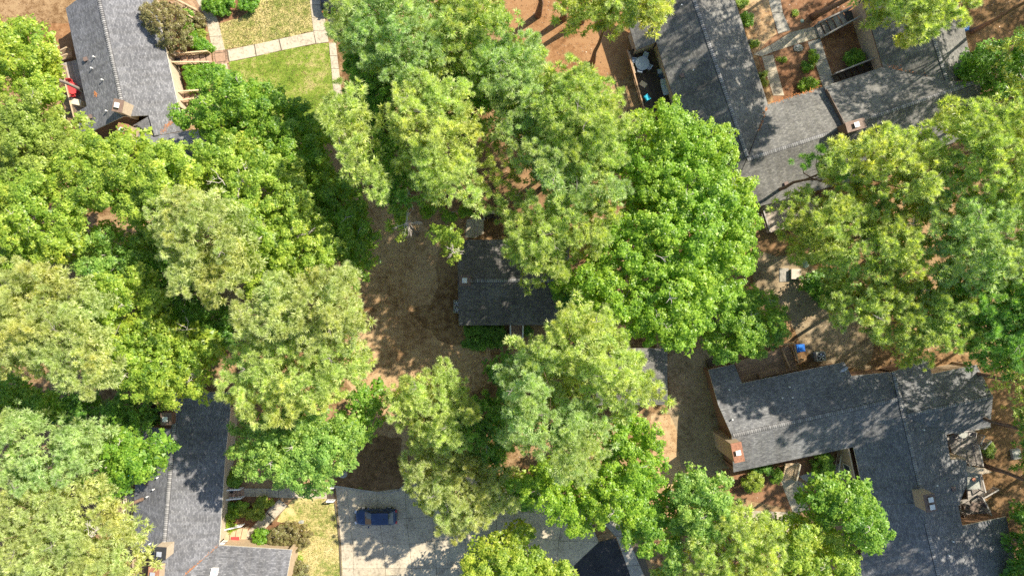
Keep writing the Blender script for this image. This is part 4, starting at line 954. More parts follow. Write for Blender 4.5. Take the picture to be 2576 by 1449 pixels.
# left side
T('dec', 'lime', 15, 4, [(-70, 30), (40, 30), (85, 45), (120, 120), (115, 180), (150, 215), (110, 250), (60, 250), (-70, 240)], 'lime green tree in the upper left corner beside the grey deck', grow=.96)
T('dec', 'olive', 16, 3.5, [(-70, 240), (60, 240), (140, 215), (150, 300), (190, 340), (245, 375), (200, 430), (120, 460), (-70, 460)], 'olive tinged tree left of the rust topped gable chimney', grow=.98)
T('dec', 'lime', 17, 3.5, [(180, 375), (240, 345), (330, 355), (400, 370), (470, 385), (510, 430), (470, 500), (420, 560), (370, 600), (320, 560), (230, 520), (140, 480), (110, 430)], 'bright lime broad tree below the upper left house', grow=1.13)
T('dec', 'lime', 17, 3.5, [(-70, 450), (120, 450), (200, 510), (180, 590), (150, 650), (60, 675), (-70, 690)], 'yellow green tree on the left edge above the large pale pine', grow=1.12)
T('dec', 'green', 13, 3.5, [(440, 275), (500, 250), (515, 185), (610, 170), (690, 225), (750, 320), (750, 400), (720, 440), (640, 390), (560, 360), (500, 335), (440, 300)], 'mid green tree overlapping the shaded end of the green lawn', dead=[(600, 440, 12, 6, 1.4)])
T('dec', 'green', 10, 3, [(700, 215), (780, 240), (800, 330), (850, 430), (900, 480), (925, 560), (940, 700), (920, 780), (890, 720), (840, 620), (790, 560), (750, 440)], 'deep green shaded tree in the gap left of the central pines', grow=.98)
T('dec', 'lime', 16, 4, [(460, 395), (540, 350), (640, 370), (730, 430), (780, 520), (820, 600), (835, 655), (770, 690), (700, 720), (630, 735), (570, 715), (530, 650), (530, 590), (570, 560), (560, 490), (500, 450)], 'large lime tree with bleached bare twigs left of centre', dead=[(610, 455, 15, 7, 1.6), (765, 590, 14, 6, 1.2), (640, 580, 15.4, 4, 1.0), (560, 455, 15, 4, 1.8)])
T('pine', 'pine_olive', 21, 4, [(372, 500), (440, 470), (530, 480), (600, 520), (625, 600), (600, 680), (560, 740), (500, 755), (440, 700), (400, 640), (378, 570)], 'pale olive pine wedged between the two lime trees at left')
T('dec', 'teal', 13, 3, [(155, 590), (210, 570), (270, 580), (335, 615), (360, 690), (300, 700), (230, 705), (185, 660)], 'small bluish green tree between lime crowns at left', limbs=6)
T('dec', 'dark', 9, 3, [(340, 560), (420, 600), (430, 720), (560, 760), (580, 850), (560, 900), (480, 850), (400, 830), (370, 740)], 'dark tree deep in the gap below the pale olive pine')
T('dec', 'lime', 16, 3.5, [(205, 690), (300, 665), (380, 700), (400, 770), (400, 830), (330, 870), (250, 850), (205, 800), (240, 740)], 'lime tree just right of the large pale left pine')
T('dec', 'lime', 15, 3.5, [(230, 840), (400, 815), (470, 850), (540, 880), (510, 940), (530, 1005), (440, 1010), (370, 1025), (290, 980), (270, 900)], 'lime tree with fallen dead limb above the lower left house', dead=[(480, 940, 13, 6, 1.0), (470, 830, 12, 4, 1.3)])
T('pine', 'pine_olive', 23, 4.5, [(-70, 690), (80, 660), (150, 670), (195, 730), (220, 800), (250, 880), (275, 960), (250, 1000), (180, 980), (90, 950), (-70, 960)], 'large greyish olive pine on the left edge at mid height', dens=1.1)
T('pine', 'pine_olive', 22, 4, [(590, 760), (700, 695), (780, 690), (840, 655), (885, 710), (900, 790), (905, 860), (800, 880), (700, 870), (600, 850), (558, 815)], 'upper of the two big pale pines left of the open ground')
T('pine', 'pine_pale', 20, 4, [(600, 850), (740, 850), (880, 850), (915, 930), (880, 1000), (800, 1040), (700, 1065), (620, 1065), (560, 1000), (545, 950), (575, 900)], 'lower of the two big pale pines left of the open ground')
T('dec', 'teal', 14, 4, [(585, 1075), (680, 1050), (800, 1040), (885, 1070), (895, 1130), (850, 1190), (800, 1225), (740, 1245), (690, 1240), (610, 1190), (580, 1130)], 'bluish light green round tree beside the lower left roof', limbs=7)
T('dec', 'green', 11, 3, [(870, 1000), (920, 985), (948, 1020), (945, 1090), (910, 1140), (890, 1120), (890, 1060)], 'narrow green tree at the right edge of the bluish round tree')
T('dec', 'green', 12, 3, [(-70, 960), (60, 960), (110, 1000), (120, 1060), (60, 1050), (-70, 1060)], 'green tree low on the left edge above the shaggy pines')
T('dec', 'dark', 7, 2.5, [(100, 980), (260, 1000), (370, 1030), (370, 1090), (280, 1100), (180, 1110), (100, 1060)], 'dark low tree in shade left of the lower left chimney')
T('pine', 'pine_yellow', 20, 4, [(-70, 1050), (60, 1045), (130, 1080), (220, 1080), (220, 1150), (190, 1220), (60, 1240), (-70, 1240)], 'yellowish shaggy pine on the left edge below the green tree')
T('pine', 'pine_olive', 21, 4, [(-70, 1230), (70, 1230), (160, 1220), (240, 1290), (300, 1290), (315, 1380), (345, 1520), (-70, 1520)], 'large olive shaggy pine in the lower left corner', grow=.97, dead=[(230, 1350, 19, 4, 1.6), (60, 1430, 19, 4, 1.6)])
T('dec', 'green', 14, 3.5, [(210, 1090), (300, 1060), (360, 1085), (425, 1130), (410, 1165), (370, 1190), (345, 1210), (310, 1280), (240, 1290), (180, 1255), (145, 1190), (180, 1130)], 'green tree reaching over the left roof edge near the turquoise umbrella', grow=.93)
# centre
T('pine', 'pine_yellow', 22, 5, [(825, -60), (1080, -60), (1105, 60), (1095, 150), (1070, 200), (1000, 215), (940, 190), (900, 130), (850, 100), (815, 60)], 'yellow tinted pine at the top beside the upper drive', dens=1.1)
T('pine', 'pine_green', 21, 4, [(1085, -60), (1235, -60), (1285, 60), (1300, 100), (1255, 130), (1205, 190), (1140, 160), (1105, 100)], 'green pine at the top edge left of the orange straw')
T('pine', 'pine_yellow', 21, 4, [(1200, 120), (1290, 80), (1350, 85), (1365, 150), (1400, 200), (1350, 265), (1240, 245), (1185, 190)], 'yellow green pine below the trunk shadows on orange straw')
T('pine', 'pine_pale', 23, 5, [(985, 210), (1060, 180), (1150, 195), (1180, 260), (1175, 330), (1190, 400), (1180, 470), (1150, 510), (1090, 500), (1045, 440), (1010, 390), (985, 300)], 'tall pale pine at the heart of the central grove', dens=1.1)
T('pine', 'pine_pale', 22, 5, [(835, 240), (890, 225), (930, 290), (940, 380), (965, 490), (915, 475), (870, 420), (850, 350), (805, 290)], 'narrow pale pine on the left flank of the central grove')
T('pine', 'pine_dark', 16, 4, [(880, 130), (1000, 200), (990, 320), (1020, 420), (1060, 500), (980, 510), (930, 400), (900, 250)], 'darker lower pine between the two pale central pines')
T('pine', 'pine_green', 22, 5, [(1345, 235), (1410, 160), (1470, 165), (1520, 180), (1560, 215), (1555, 270), (1600, 300), (1585, 380), (1550, 430), (1480, 430), (1400, 380), (1350, 320)], 'bulging green pine right of the yellow pine, near the dark deck', dens=1.1)
T('pine', 'pine_yellow', 20, 4.5, [(1240, 255), (1350, 260), (1400, 360), (1480, 430), (1570, 440), (1560, 500), (1460, 520), (1380, 470), (1310, 400), (1250, 340)], 'olive yellow pine at the right middle of the grove')
T('pine', 'pine_green', 19, 4.5, [(1290, 520), (1390, 480), (1500, 500), (1560, 520), (1530, 600), (1500, 640), (1440, 660), (1430, 710), (1400, 720), (1340, 680), (1285, 640)], 'green pine overhanging the right half of the centre house')
T('pine', 'pine_green', 16, 4, [(1180, 270), (1260, 340), (1330, 420), (1310, 500), (1270, 560), (1200, 540), (1180, 470), (1195, 400)], 'thin low pine with ground showing through in the grove centre', dens=.95, fine=.8, under=False)
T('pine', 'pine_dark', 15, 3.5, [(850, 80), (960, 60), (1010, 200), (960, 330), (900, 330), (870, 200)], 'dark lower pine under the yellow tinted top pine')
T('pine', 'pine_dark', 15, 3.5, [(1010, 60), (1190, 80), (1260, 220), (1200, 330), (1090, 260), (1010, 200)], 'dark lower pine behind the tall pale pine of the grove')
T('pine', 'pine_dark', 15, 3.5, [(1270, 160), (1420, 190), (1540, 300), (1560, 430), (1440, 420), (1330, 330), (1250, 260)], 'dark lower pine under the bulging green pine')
T('dec', 'lime', 14, 2.5, [(1080, 580), (1120, 560), (1180, 590), (1180, 640), (1150, 672), (1110, 660), (1090, 620)], 'little lime tree with bare white twigs at the corner of the centre roof', dens=.9, dead=[(1140, 635, 13.6, 8, 1.0)], under=False, limbs=6)
T('dec', 'lime', 14, 2.5, [(972, 530), (1010, 520), (1050, 540), (1050, 560), (1010, 600), (975, 615), (985, 570)], 'half bare tree with white branches above the open ground', dens=.6, dead=[(1020, 562, 14, 13, 1.6)], under=False, limbs=6)
T('dec', 'green', 8, 2.5, [(1050, 520), (1100, 500), (1190, 520), (1180, 570), (1120, 560), (1070, 570)], 'low green tree under the tall pale pine', dens=.8, under=False)
T('pine', 'pine_pale', 20, 4, [(1400, -60), (1700, -60), (1680, 25), (1600, 70), (1555, 75), (1480, 50), (1420, 30)], 'pale pine at the top edge beside the U-shaped house')
T('dec', 'vivid', 19, 6, [(1600, 310), (1640, 275), (1690, 265), (1750, 290), (1830, 335), (1860, 400), (1890, 480), (1905, 560), (1912, 650), (1880, 710), (1810, 770), (1770, 820), (1690, 880), (1610, 860), (1550, 820), (1470, 780), (1410, 720), (1420, 680), (1500, 660), (1530, 580), (1565, 500), (1560, 400), (1575, 350)], 'huge vivid green tree filling the middle right', tr=.45, limbs=22, dens=1.05)
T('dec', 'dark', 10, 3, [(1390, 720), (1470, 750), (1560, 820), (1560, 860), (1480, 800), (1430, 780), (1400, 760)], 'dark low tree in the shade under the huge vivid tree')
T('dec', 'green', 11, 3, [(1800, 745), (1870, 720), (1930, 735), (1980, 775), (1990, 835), (1950, 870), (1900, 890), (1830, 910), (1785, 870), (1775, 820)], 'fine feathery green tree between the vivid tree and brown deck', fine=1.2)
T('pine', 'pine_pale', 22, 5, [(1340, 840), (1400, 785), (1460, 765), (1520, 790), (1560, 835), (1580, 880), (1620, 900), (1655, 960), (1680, 1000), (1640, 1035), (1560, 1050), (1480, 1010), (1400, 950), (1330, 930), (1290, 880)], 'tufted pale pine below the centre house', dens=1.1, grow=1.0)
T('pine', 'pine_yellow', 21, 5, [(1260, 945), (1330, 900), (1400, 940), (1440, 1000), (1530, 1060), (1540, 1130), (1480, 1200), (1410, 1190), (1350, 1140), (1290, 1130), (1240, 1110), (1280, 1050)], 'yellow olive pine below the tufted pale pine')
T('dec', 'vivid', 13, 4, [(1540, 1070), (1620, 1040), (1655, 1060), (1665, 1130), (1650, 1200), (1640, 1280), (1600, 1320), (1500, 1340), (1420, 1330), (1350, 1290), (1300, 1240), (1290, 1190), (1370, 1170), (1480, 1200), (1540, 1130)], 'vivid green tree arching over the right of the parking lot', limbs=12)
T('pine', 'pine_pale', 15, 4.5, [(1060, 940), (1110, 915), (1145, 940), (1150, 980), (1185, 1010), (1175, 1070), (1130, 1120), (1060, 1120), (1000, 1070), (975, 1020), (1010, 960)], 'grey green pine below the dry litter ground')
T('pine', 'pine_olive', 12, 4, [(1040, 1120), (1110, 1095), (1190, 1150), (1265, 1190), (1278, 1250), (1250, 1310), (1190, 1340), (1130, 1355), (1080, 1330), (1050, 1270), (1025, 1200), (1005, 1130)], 'olive pine overhanging the parking lot right of the car')
T('pine', 'pine_dark', 10, 3, [(1150, 1010), (1230, 1000), (1290, 1040), (1290, 1120), (1260, 1200), (1190, 1160), (1150, 1110)], 'dark pine in the gap between the parking lot pines')
T('dec', 'dark', 8, 3, [(1220, 930), (1290, 900), (1300, 1000), (1240, 1020)], 'dark bush like tree right of the brown open ground')
T('dec', 'dark', 9, 3, [(1280, 1190), (1340, 1260), (1360, 1300), (1300, 1290), (1270, 1240)], 'dark low crown beside the vivid tree over the lot')
# bottom
T('dec', 'lime', 11, 3, [(1175, 1405), (1230, 1350), (1300, 1340), (1350, 1365), (1375, 1410), (1440, 1425), (1455, 1520), (1170, 1520)], 'lime tree with pale blossom at the bottom edge of the lot')
T('dec', 'green', 12, 3, [(1570, 1290), (1620, 1260), (1680, 1280), (1690, 1340), (1650, 1400), (1620, 1430), (1580, 1370)], 'green tree right of the black asphalt wedge')
T('dec', 'teal', 13, 3.5, [(1695, 1215), (1740, 1180), (1800, 1190), (1838, 1230), (1838, 1290), (1790, 1350), (1720, 1400), (1680, 1520), (1640, 1520), (1655, 1400), (1690, 1330)], 'bluish green tree left of the brown chimney house corner')
T('pine', 'pine_pale', 15, 3.5, [(1810, 1310), (1870, 1285), (1920, 1310), (1980, 1350), (1990, 1400), (1970, 1520), (1780, 1520), (1740, 1400)], 'soft pale pine at the bottom edge right of the bluish tree')
T('dec', 'lime', 13, 3, [(1960, 1315), (2020, 1290), (2060, 1330), (2140, 1360), (2170, 1400), (2175, 1520), (1960, 1520)], 'yellow lime tree at the bottom edge below the walk')
T('dec', 'green', 14, 3.5, [(2040, 1225), (2100, 1210), (2160, 1200), (2200, 1240), (2240, 1300), (2245, 1355), (2200, 1400), (2140, 1360), (2060, 1325), (2020, 1270)], 'leafy green tree touching the lower right roof', grow=.93)
# right side
T('pine', 'pine_pale', 21, 5, [(2080, 365), (2150, 340), (2240, 305), (2300, 330), (2370, 350), (2400, 420), (2395, 500), (2330, 560), (2250, 500), (2150, 440), (2090, 410)], 'pale pine over the right part of the U-shaped roof', dens=1.0)
T('pine', 'pine_dark', 16, 3, [(1975, 405), (2040, 370), (2080, 400), (2150, 430), (2170, 480), (2110, 500), (2040, 460)], 'thin dark pine branch reaching over the pale shingles', dens=.55, under=False)
T('pine', 'pine_green', 19, 5, [(1995, 510), (2100, 470), (2200, 500), (2300, 550), (2330, 640), (2280, 740), (2200, 760), (2130, 680), (2060, 650), (2010, 580)], 'green pine below the U-shaped house beside the pale deck', dens=1.0)
T('pine', 'pine_green', 23, 5, [(2390, 290), (2450, 240), (2520, 280), (2650, 260), (2650, 480), (2500, 520), (2420, 450), (2380, 370)], 'green pine on the right edge above the middle')
T('pine', 'pine_yellow', 22, 5, [(2400, 480), (2520, 490), (2650, 470), (2650, 700), (2450, 720), (2370, 650), (2340, 560)], 'yellowish pine on the right edge at mid height')
T('pine', 'pine_green', 18, 5, [(2120, 730), (2220, 740), (2330, 690), (2440, 720), (2500, 790), (2430, 880), (2340, 910), (2250, 860), (2150, 820), (2100, 780)], 'green pine right of the bare dirt yard', dens=.95)
T('pine', 'pine_dark', 20, 5, [(2440, 700), (2650, 680), (2650, 960), (2560, 950), (2450, 900)], 'dark pine on the right edge below the yellowish pine')
T('dec', 'dark', 9, 3, [(2450, 130), (2530, 80), (2650, 60), (2650, 270), (2530, 250), (2470, 190)], 'deep green tree on the upper right edge')
T('pine', 'pine_pale', 23, 5, [(2180, -260), (2470, -260), (2500, -80), (2450, 30), (2385, 60), (2360, 100), (2325, 90), (2290, 60), (2230, 20), (2160, -120)], 'pale pine whose trunk leans up from the court over the right wing', base=(2046, 42), tr=.32, grow=1.0)
T('pine', 'pine_dark', 18, 5, [(2620, 950), (2740, 930), (2740, 1300), (2640, 1280), (2600, 1100)], 'dark pine on the right edge beside the side decks', grow=1.0)
T('dec', 'dark', 8, 3, [(2570, 1330), (2700, 1280), (2700, 1520), (2580, 1520)], 'deep green tree in the lower right corner')
T('dec', 'dark', 4, 2, [(2040, 690), (2130, 690), (2140, 740), (2100, 790), (2060, 740)], 'dark shrubby tree at the edge of the bare dirt yard', limbs=4)
# tall pines whose crowns stand outside the frame but whose trunks or shade reach in
for i, bx in enumerate(((1353, 40), (1418, 48), (1462, 55))):
    q = [(bx[0]-60+i*10, -240), (bx[0]+60, -240), (bx[0]+80, -150), (bx[0]+30, -90), (bx[0]-50, -100)]
    T('pine', 'pine_green', 22, 5, q, ['leftmost bare pine trunk on the orange straw', 'middle bare pine trunk on the orange straw', 'rightmost bare pine trunk on the orange straw'][i], base=bx, tr=.3, dens=.7, under=False)
OFF = [(2760, 180, 22, 'upper right edge'), (2760, 737, 23, 'right edge beside the yellowish pine'), (2760, 1000, 22, 'right edge above the side decks'), (3050, 1083, 23, 'right edge far from the side decks'),
       (2330, -380, 23, 'top edge above the court'), (2640, -420, 23, 'top edge above the right wing'), (2940, -400, 23, 'upper right corner'), (2820, -120, 22, 'upper right corner close by'), (2980, 500, 23, 'right edge far beyond the green pine'),
       (2860, 1320, 22, 'lower right corner'), (2800, 1150, 18, 'right edge nearest the side decks'), (2770, 850, 17, 'right edge behind the dark pine'),
       (3300, -360, 21, 'far upper right'), (3250, -60, 20, 'far right behind the blue bin'), (3280, 250, 20, 'far right beyond the deep green tree'), (3010, 1290, 20, 'right of the lower right corner'), (3280, 860, 20, 'far right level with the lower right house'), (3230, 1230, 19, 'far right below')]
for i, (cx, cy, zt, where) in enumerate(OFF):
    k = [(cx-140, cy-130), (cx, cy-170), (cx+140, cy-120), (cx+150, cy+70), (cx, cy+150), (cx-150, cy+90)]
    T('pine', 'pine_green', zt, 6, k, 'tall green pine beyond the picture, '+where, group='pines beyond the picture edge', dens=.7, fine=.1)

# ---------------------------------------------------------------- shrubs
def bush(f, x, y, rx, ry, h, pal, label, name='bush', cat='bush', dens=1.0, fine=1.0, rz=0):
    """x, y, rx, ry in picture units of f"""
    pol = [(x+rx*math.cos(a)*math.cos(rz)-ry*math.sin(a)*math.sin(rz), y+rx*math.cos(a)*math.sin(rz)+ry*math.sin(a)*math.cos(rz)) for a in np.linspace(0, 6.283, 13)[:-1]]
    return T('bush', pal, h, h*.75, pol, label, name=name, cat=cat, f=f, dens=dens, fine=fine)
def hedge(f, poly, h, pal, label):
    global NTRI
    rg = np.random.default_rng(hash_s(label)); wp = np.array([tuple(at(*f(*p), h*.8))[:2] for p in poly])
    P = poisson(rg, wp, .3, .06); L = np.c_[P, np.full(len(P), h-.25)+rg.normal(0, .05, len(P))]
    L = np.r_[L, L-np.array([0, 0, h*.4]), L-np.array([0, 0, h*.75])]; r = np.full(len(L), .26)
    A, B, Cc, D4 = make_foliage('bush', L, r, rg, .9, False); me = tri_mesh('hedge', A, B, Cc, FO[pal], D4)
    o = bpy.data.objects.new('hedge', me); link(o); NTRI += len(A)*2
    return tag(o, label, 'hedge')
T('bush', 'purple', 5.5, 2.5, [(1040, 60), (1130, 20), (1240, 0), (1340, 40), (1400, 120), (1390, 270), (1290, 340), (1190, 340), (1110, 240), (1060, 180)], 'purple brown crape myrtle spreading over the upper left roof', name='small_tree', cat='tree', f=Z1, dens=.7, fine=1.0)
hedge(Z1, [(1395, 200), (1440, 170), (1470, 230), (1480, 290), (1580, 320), (1595, 370), (1540, 385), (1440, 355), (1390, 290)], 1.2, 'hedge', 'curved clipped hedge above the front stairs at upper left')
hedge(Z1, [(1400, 500), (1620, 480), (1635, 545), (1500, 570), (1500, 690), (1430, 690), (1385, 580)], 1.2, 'hedge', 'L-shaped clipped hedge between the two front stairs')
bush(Z1, 1395, 130, 60, 50, 1.6, 'hedge', 'green shrub between the crape myrtle and the curved hedge')
bush(Z1, 1505, 165, 45, 48, 1.2, 'purple', 'reddish brown round shrub beside the curved hedge')
bush(Z1, 1530, 265, 42, 38, 1.0, 'hedge_y', 'small yellow green ball shrub inside the curved hedge')
bush(Z1, 1560, 610, 55, 40, 1.2, 'hedge', 'clipped ball shrub inside the L-shaped hedge')
bush(Z1, 1620, 40, 90, 70, 1.6, 'hedge', 'largest round clipped bush at the top of the path')
bush(Z1, 1740, 25, 45, 40, 1.5, 'hedge', 'clipped bush in the middle of the trio at the top')
bush(Z1, 1870, 35, 75, 62, 1.5, 'hedge', 'rounded clipped bush at the corner of the dry lawn')
bush(Z1, 1680, 95, 48, 32, 1.0, 'hedge', 'low small clipped bush in front of the largest one')
bush(Z2, 895, 120, 40, 50, 1.3, 'green', 'green bush on tan litter beside the left court wall', cat='bush')
bush(Z2, 945, 272, 30, 20, .8, 'lime', 'small lime bush beside the black box in the court')
bush(Z2, 1180, 80, 18, 16, .5, 'lime', 'tiny lime plant at the top of the court bed')
bush(Z2, 1112, 368, 22, 18, .5, 'lime', 'tiny yellow green plant in the middle court bed')
bush(Z2, 1296, 350, 28, 40, 1.4, 'vivid', 'upright bright green bush beside the shaded court walk')
bush(Z2, 1262, 410, 32, 28, .9, 'green', 'loose green bush just below the upright court bush')
bush(Z2, 1272, 520, 55, 38, 1.0, 'vivid', 'wide bright bush in the lower corner of the court')
bush(Z2, 1555, 357, 60, 52, 1.5, 'green', 'leafy green bush against the beige court wall')
bush(Z2, 1000, 480, 25, 45, .8, 'olive', 'scrubby olive plant along the left court walk')
bush(Z2, 870, 20, 30, 40, .9, 'olive', 'scrubby plant at the top of the left court wall')
bush(Z3, 535, 1190, 76, 78, 1.9, 'hedge_y', 'sunny yellow green ball bush at the lower right house')
bush(Z3, 700, 1140, 45, 62, 1.4, 'green', 'green bush between the ball bush and the tan stairs')
bush(Z3, 600, 1095, 80, 35, 1.0, 'dark', 'dark low bush against the lower right house wall')
bush(Z3, 1062, 1060, 82, 92, 2.2, 'green', 'big round dark green bush in the shaded entry')
bush(Zd, 370, 90, 100, 100, 1.6, 'green', 'dark green bush above the brown porch stairs at lower left')
bush(Zd, 350, 550, 95, 85, 1.5, 'vivid', 'bright ball bush below the white rail at lower left')
bush(Zd, 315, 680, 75, 62, 1.2, 'vivid', 'smaller bright ball bush beside the tan porch')
bush(Zd, 340, 420, 75, 55, 1.2, 'green', 'green bush right below the brown porch stairs')
bush(Zd, 490, 410, 65, 50, 1.1, 'green', 'dull round bush next to the yellow green shrubs')
bush(Zd, 735, 400, 120, 80, 1.2, 'hedge_y', 'yellow green shrub above the diagonal walk')
bush(Zd, 650, 540, 110, 80, 1.1, 'hedge_y', 'yellow green shrub beside the diagonal walk')
bush(Zd, 500, 490, 70, 45, .9, 'hedge_y', 'small yellow shrub in the bed left of the diagonal walk')
bush(Zd, 725, 825, 105, 110, 1.6, 'hedge', 'bright round bush right of the tan porch')
bush(Zd, 1070, 830, 270, 180, 1.9, 'purple', 'wide purple brown shrub beside the dry grass', dens=.8)
bush(Zd, 1180, 1280, 130, 140, 1.7, 'purple', 'purple brown shrub at the bottom edge by the roof corner', dens=.8)
bush(Zd, 1210, 1110, 40, 35, .5, 'hedge_y', 'small lime weed between the two purple shrubs')
hedge(Z5, [(1005, 1000), (1300, 1005), (1310, 1060), (1010, 1050)], 1.1, 'dark', 'long dark hedge in front of the centre house')
bush(Z5, 1275, 1090, 45, 45, 1.1, 'dark', 'dark bush beside the left handrail of the centre house')
bush(Z5, 1130, 1110, 150, 45, .9, 'dark', 'wide dark shrub below the centre hedge')
bush(Z5, 1460, 1030, 30, 40, 1.0, 'dark', 'dark bush right of the centre house handrails')
bush(Z10, 870, 700, 50, 35, .8, 'green', 'green plant in the middle of the dirt yard')
bush(Z8, 2300, 500, 40, 60, .8, 'olive', 'olive weed below the side decks')
bush(Zb, 1900, 760, 90, 90, .7, 'olive', 'yellowing plant between the side stairs and utility box')

# ---------------------------------------------------------------- vehicles
def car(loc, rz, paint, label, suv=False):
    """4.7 m car facing +x in local space"""
    e = empty('parked_car', loc, label, 'car', rz=rz)
    st = [  # x, half width, z of shoulder, z low, roof? : body sections
        (-2.32, .62, .62, .42), (-2.25, .78, .78, .30), (-1.9, .87, .92, .24), (-1.2, .90, .95, .22), (0, .905, .93, .2), (1.0, .90, .92, .22), (1.7, .87, .86, .24), (2.15, .76, .74, .3), (2.33, .58, .60, .40)]
    v = []; fs = []
    for (x, hw_, zs, zl) in st:
        ring_ = [(x, -hw_*.93, zl), (x, -hw_, (zl+zs)/2), (x, -hw_*.97, zs-.08), (x, -hw_*.86, zs), (x, 0, zs+.05), (x, hw_*.86, zs), (x, hw_*.97, zs-.08), (x, hw_, (zl+zs)/2), (x, hw_*.93, zl)]
        v += ring_
    k = 9
    for i in range(len(st)-1):
        for j in range(k): j2 = (j+1) % k; fs.append((i*k+j, (i+1)*k+j, (i+1)*k+j2, i*k+j2))
    fs.append(tuple(range(k))); fs.append(tuple((len(st)-1)*k+j for j in range(k))[::-1])
    body = MB().add(v, fs).build('body', paint, e, world=False, smooth=True)
    sb = body.modifiers.new('s', 'SUBSURF'); sb.levels = 1; sb.render_levels = 1
    gh = [(-2.0, .70, .90), (-1.45, .60, 1.40), (-.5, .63, 1.46), (.35, .60, 1.41), (1.15, .72, .90)]
    v = []; fs = []
    for x, hw_, z in gh: v += [(x, -.80, .86), (x, -hw_, z), (x, -hw_*.8, z+.035), (x, 0, z+.055), (x, hw_*.8, z+.035), (x, hw_, z), (x, .80, .86)]
    for i in range(4):
        for j in range(6): fs.append((i*7+j, (i+1)*7+j, (i+1)*7+j+1, i*7+j+1))
    MB().add(v, fs).build('cabin', paint, e, world=False, smooth=False)
    def pane(name, P_): MB().add(P_, [tuple(range(len(P_)))]).build(name, M['glass'], e, world=False)
    pane('windscreen', [(.39, .57, 1.425), (.39, 0, 1.475), (.39, -.57, 1.425), (1.13, -.67, .95), (1.13, 0, .99), (1.13, .67, .95)])
    pane('rear_window', [(-1.50, -.56, 1.41), (-1.50, 0, 1.46), (-1.50, .56, 1.41), (-1.93, .63, .99), (-1.93, 0, 1.03), (-1.93, -.63, .99)])
    for s in (-1, 1):
        pts = [(gh[1][0], s*.63, 1.37), (-.6, s*.65, 1.42), (gh[3][0], s*.62, 1.41), (gh[4][0], s*.76, .92), (-.6, s*.80, .90), (gh[0][0], s*.74, .90)]
        MB().add(pts, [(0, 1, 4, 5), (1, 2, 3, 4)] if s < 0 else [(5, 4, 1, 0), (4, 3, 2, 1)]).build('side_window', M['glass'], e, world=False)
        MB().bar((-.35, s*.835, .92), (-.35, s*.645, 1.46), .07, .03).build('pillar', paint, e, world=False)
        m_ = MB().box((.75, s*1.0, .98), (.13, .2, .13), 0).build('wing_mirror', paint, e, world=False)
        MB().box((2.2, s*.60, .66), (.22, .3, .1), s*.25).build('headlight', M['galv'], e, world=False)
        MB().box((-2.24, s*.62, .78), (.14, .26, .14), -s*.2).build('tail_light', M['red'], e, world=False)
        for x in (-1.42, 1.42):
            wh = MB().tube([(x, s*.72, .33), (x, s*.93, .33)], [.33, .33], 18).build('wheel', M['darkmetal'], e, world=False)
            MB().tube([(x, s*.925, .33), (x, s*.945, .33)], [.22, .2], 12).build('rim', M['galv'], wh, world=False)
    MB().bar((-1.0, 0, 1.525), (-1.0, 0, 1.6), .04, .1).build('antenna', M['darkmetal'], e, world=False)
    return e
def paintm(name, c):
    m, t, p, o = nodes(name); p.inputs['Base Color'].default_value = (*c, 1); p.inputs['Roughness'].default_value = .25; p.inputs['Metallic'].default_value = .3
    p.inputs['Coat Weight'].default_value = .8; return m
car(at(945, 1301, .7)*Vector((1, 1, 0)).length and Vector((at(945, 1301, .9).x, at(945, 1301, .9).y, .05)), math.pi+.02, paintm('navy paint', (.015, .038, .10)), 'dark blue car parked on the concrete lot facing left')
p_ = at(948, 1476, .9); car(Vector((p_.x, p_.y, .05)), math.pi+.02, paintm('olive grey paint', (.10, .10, .085)), 'grey car cut off by the bottom edge of the picture')
p_ = at(822, -22, .9); car(Vector((p_.x, p_.y, .05)), math.pi*.5+.1, paintm('black paint', (.015, .016, .02)), 'dark car at the top edge half under the yellow tinted pine')

# ---------------------------------------------------------------- furniture and yard things
def chair(f, x, y, z, rz, mat, label, group=None, s=1.0):
    e = empty('patio_chair', at(*f(x, y), z+.4)*1.0, label, 'chair', group, rz); e.location.z = z; WLOC[e.name] = (Vector(e.location), rz)
    MB().box((0, 0, .42*s), (.5*s, .5*s, .05)).build('seat', mat, e, world=False)
    MB().box((-.24*s, 0, .70*s), (.05, .48*s, .5*s), 0, tilt=('Y', -.2)).build('backrest', mat, e, world=False)
    for i in (-1, 1):
        MB().box((0, i*.26*s, .6*s), (.45*s, .05, .04)).build('armrest', mat, e, world=False)
        for j in (-1, 1): MB().bar((j*.22*s, i*.23*s, 0), (j*.22*s, i*.23*s, .42*s), .04, .04).build('leg', mat, e, world=False)
    return e
def table(f, x, y, z, rad, mat, label, h=.72, square=None, rz=0, legm=None, nm='patio_table'):
    p = at(*f(x, y), z+h); e = empty(nm, (p.x, p.y, z), label, 'table', rz=rz)
    if square: MB().box((0, 0, h), (*square, .05)).build('table_top', mat, e, world=False); rr_ = (square[0]*.42, square[1]*.42)
    else: MB().tube([(0, 0, h-.03), (0, 0, h)], [rad, rad], 24).build('table_top', mat, e, world=False); rr_ = (rad*.6, rad*.6)
    for i in (-1, 1):
        for j in (-1, 1): MB().bar((i*rr_[0], j*rr_[1], 0), (i*rr_[0], j*rr_[1], h-.04), .05, .05).build('leg', legm or mat, e, world=False)
    return e
table(Z1, 548, 668, .9, .62, M['red'], 'round red patio table on the grey back deck')
chair(Z1, 555, 720, .9, 1.4, M['red'], 'red patio chair below the red table'); chair(Z1, 585, 675, .9, 2.9, M['red'], 'red patio chair right of the red table'); chair(Z1, 535, 625, .9, -1.4, M['red'], 'red patio chair above the red table')
M['frost'] = plain('frosted glass top', (.30, .36, .36), .25, spec=.6)
table(Zc, 475, 615, .9, .75, M['frost'], 'round frosted glass table on the dark deck', legm=M['darkmetal'])
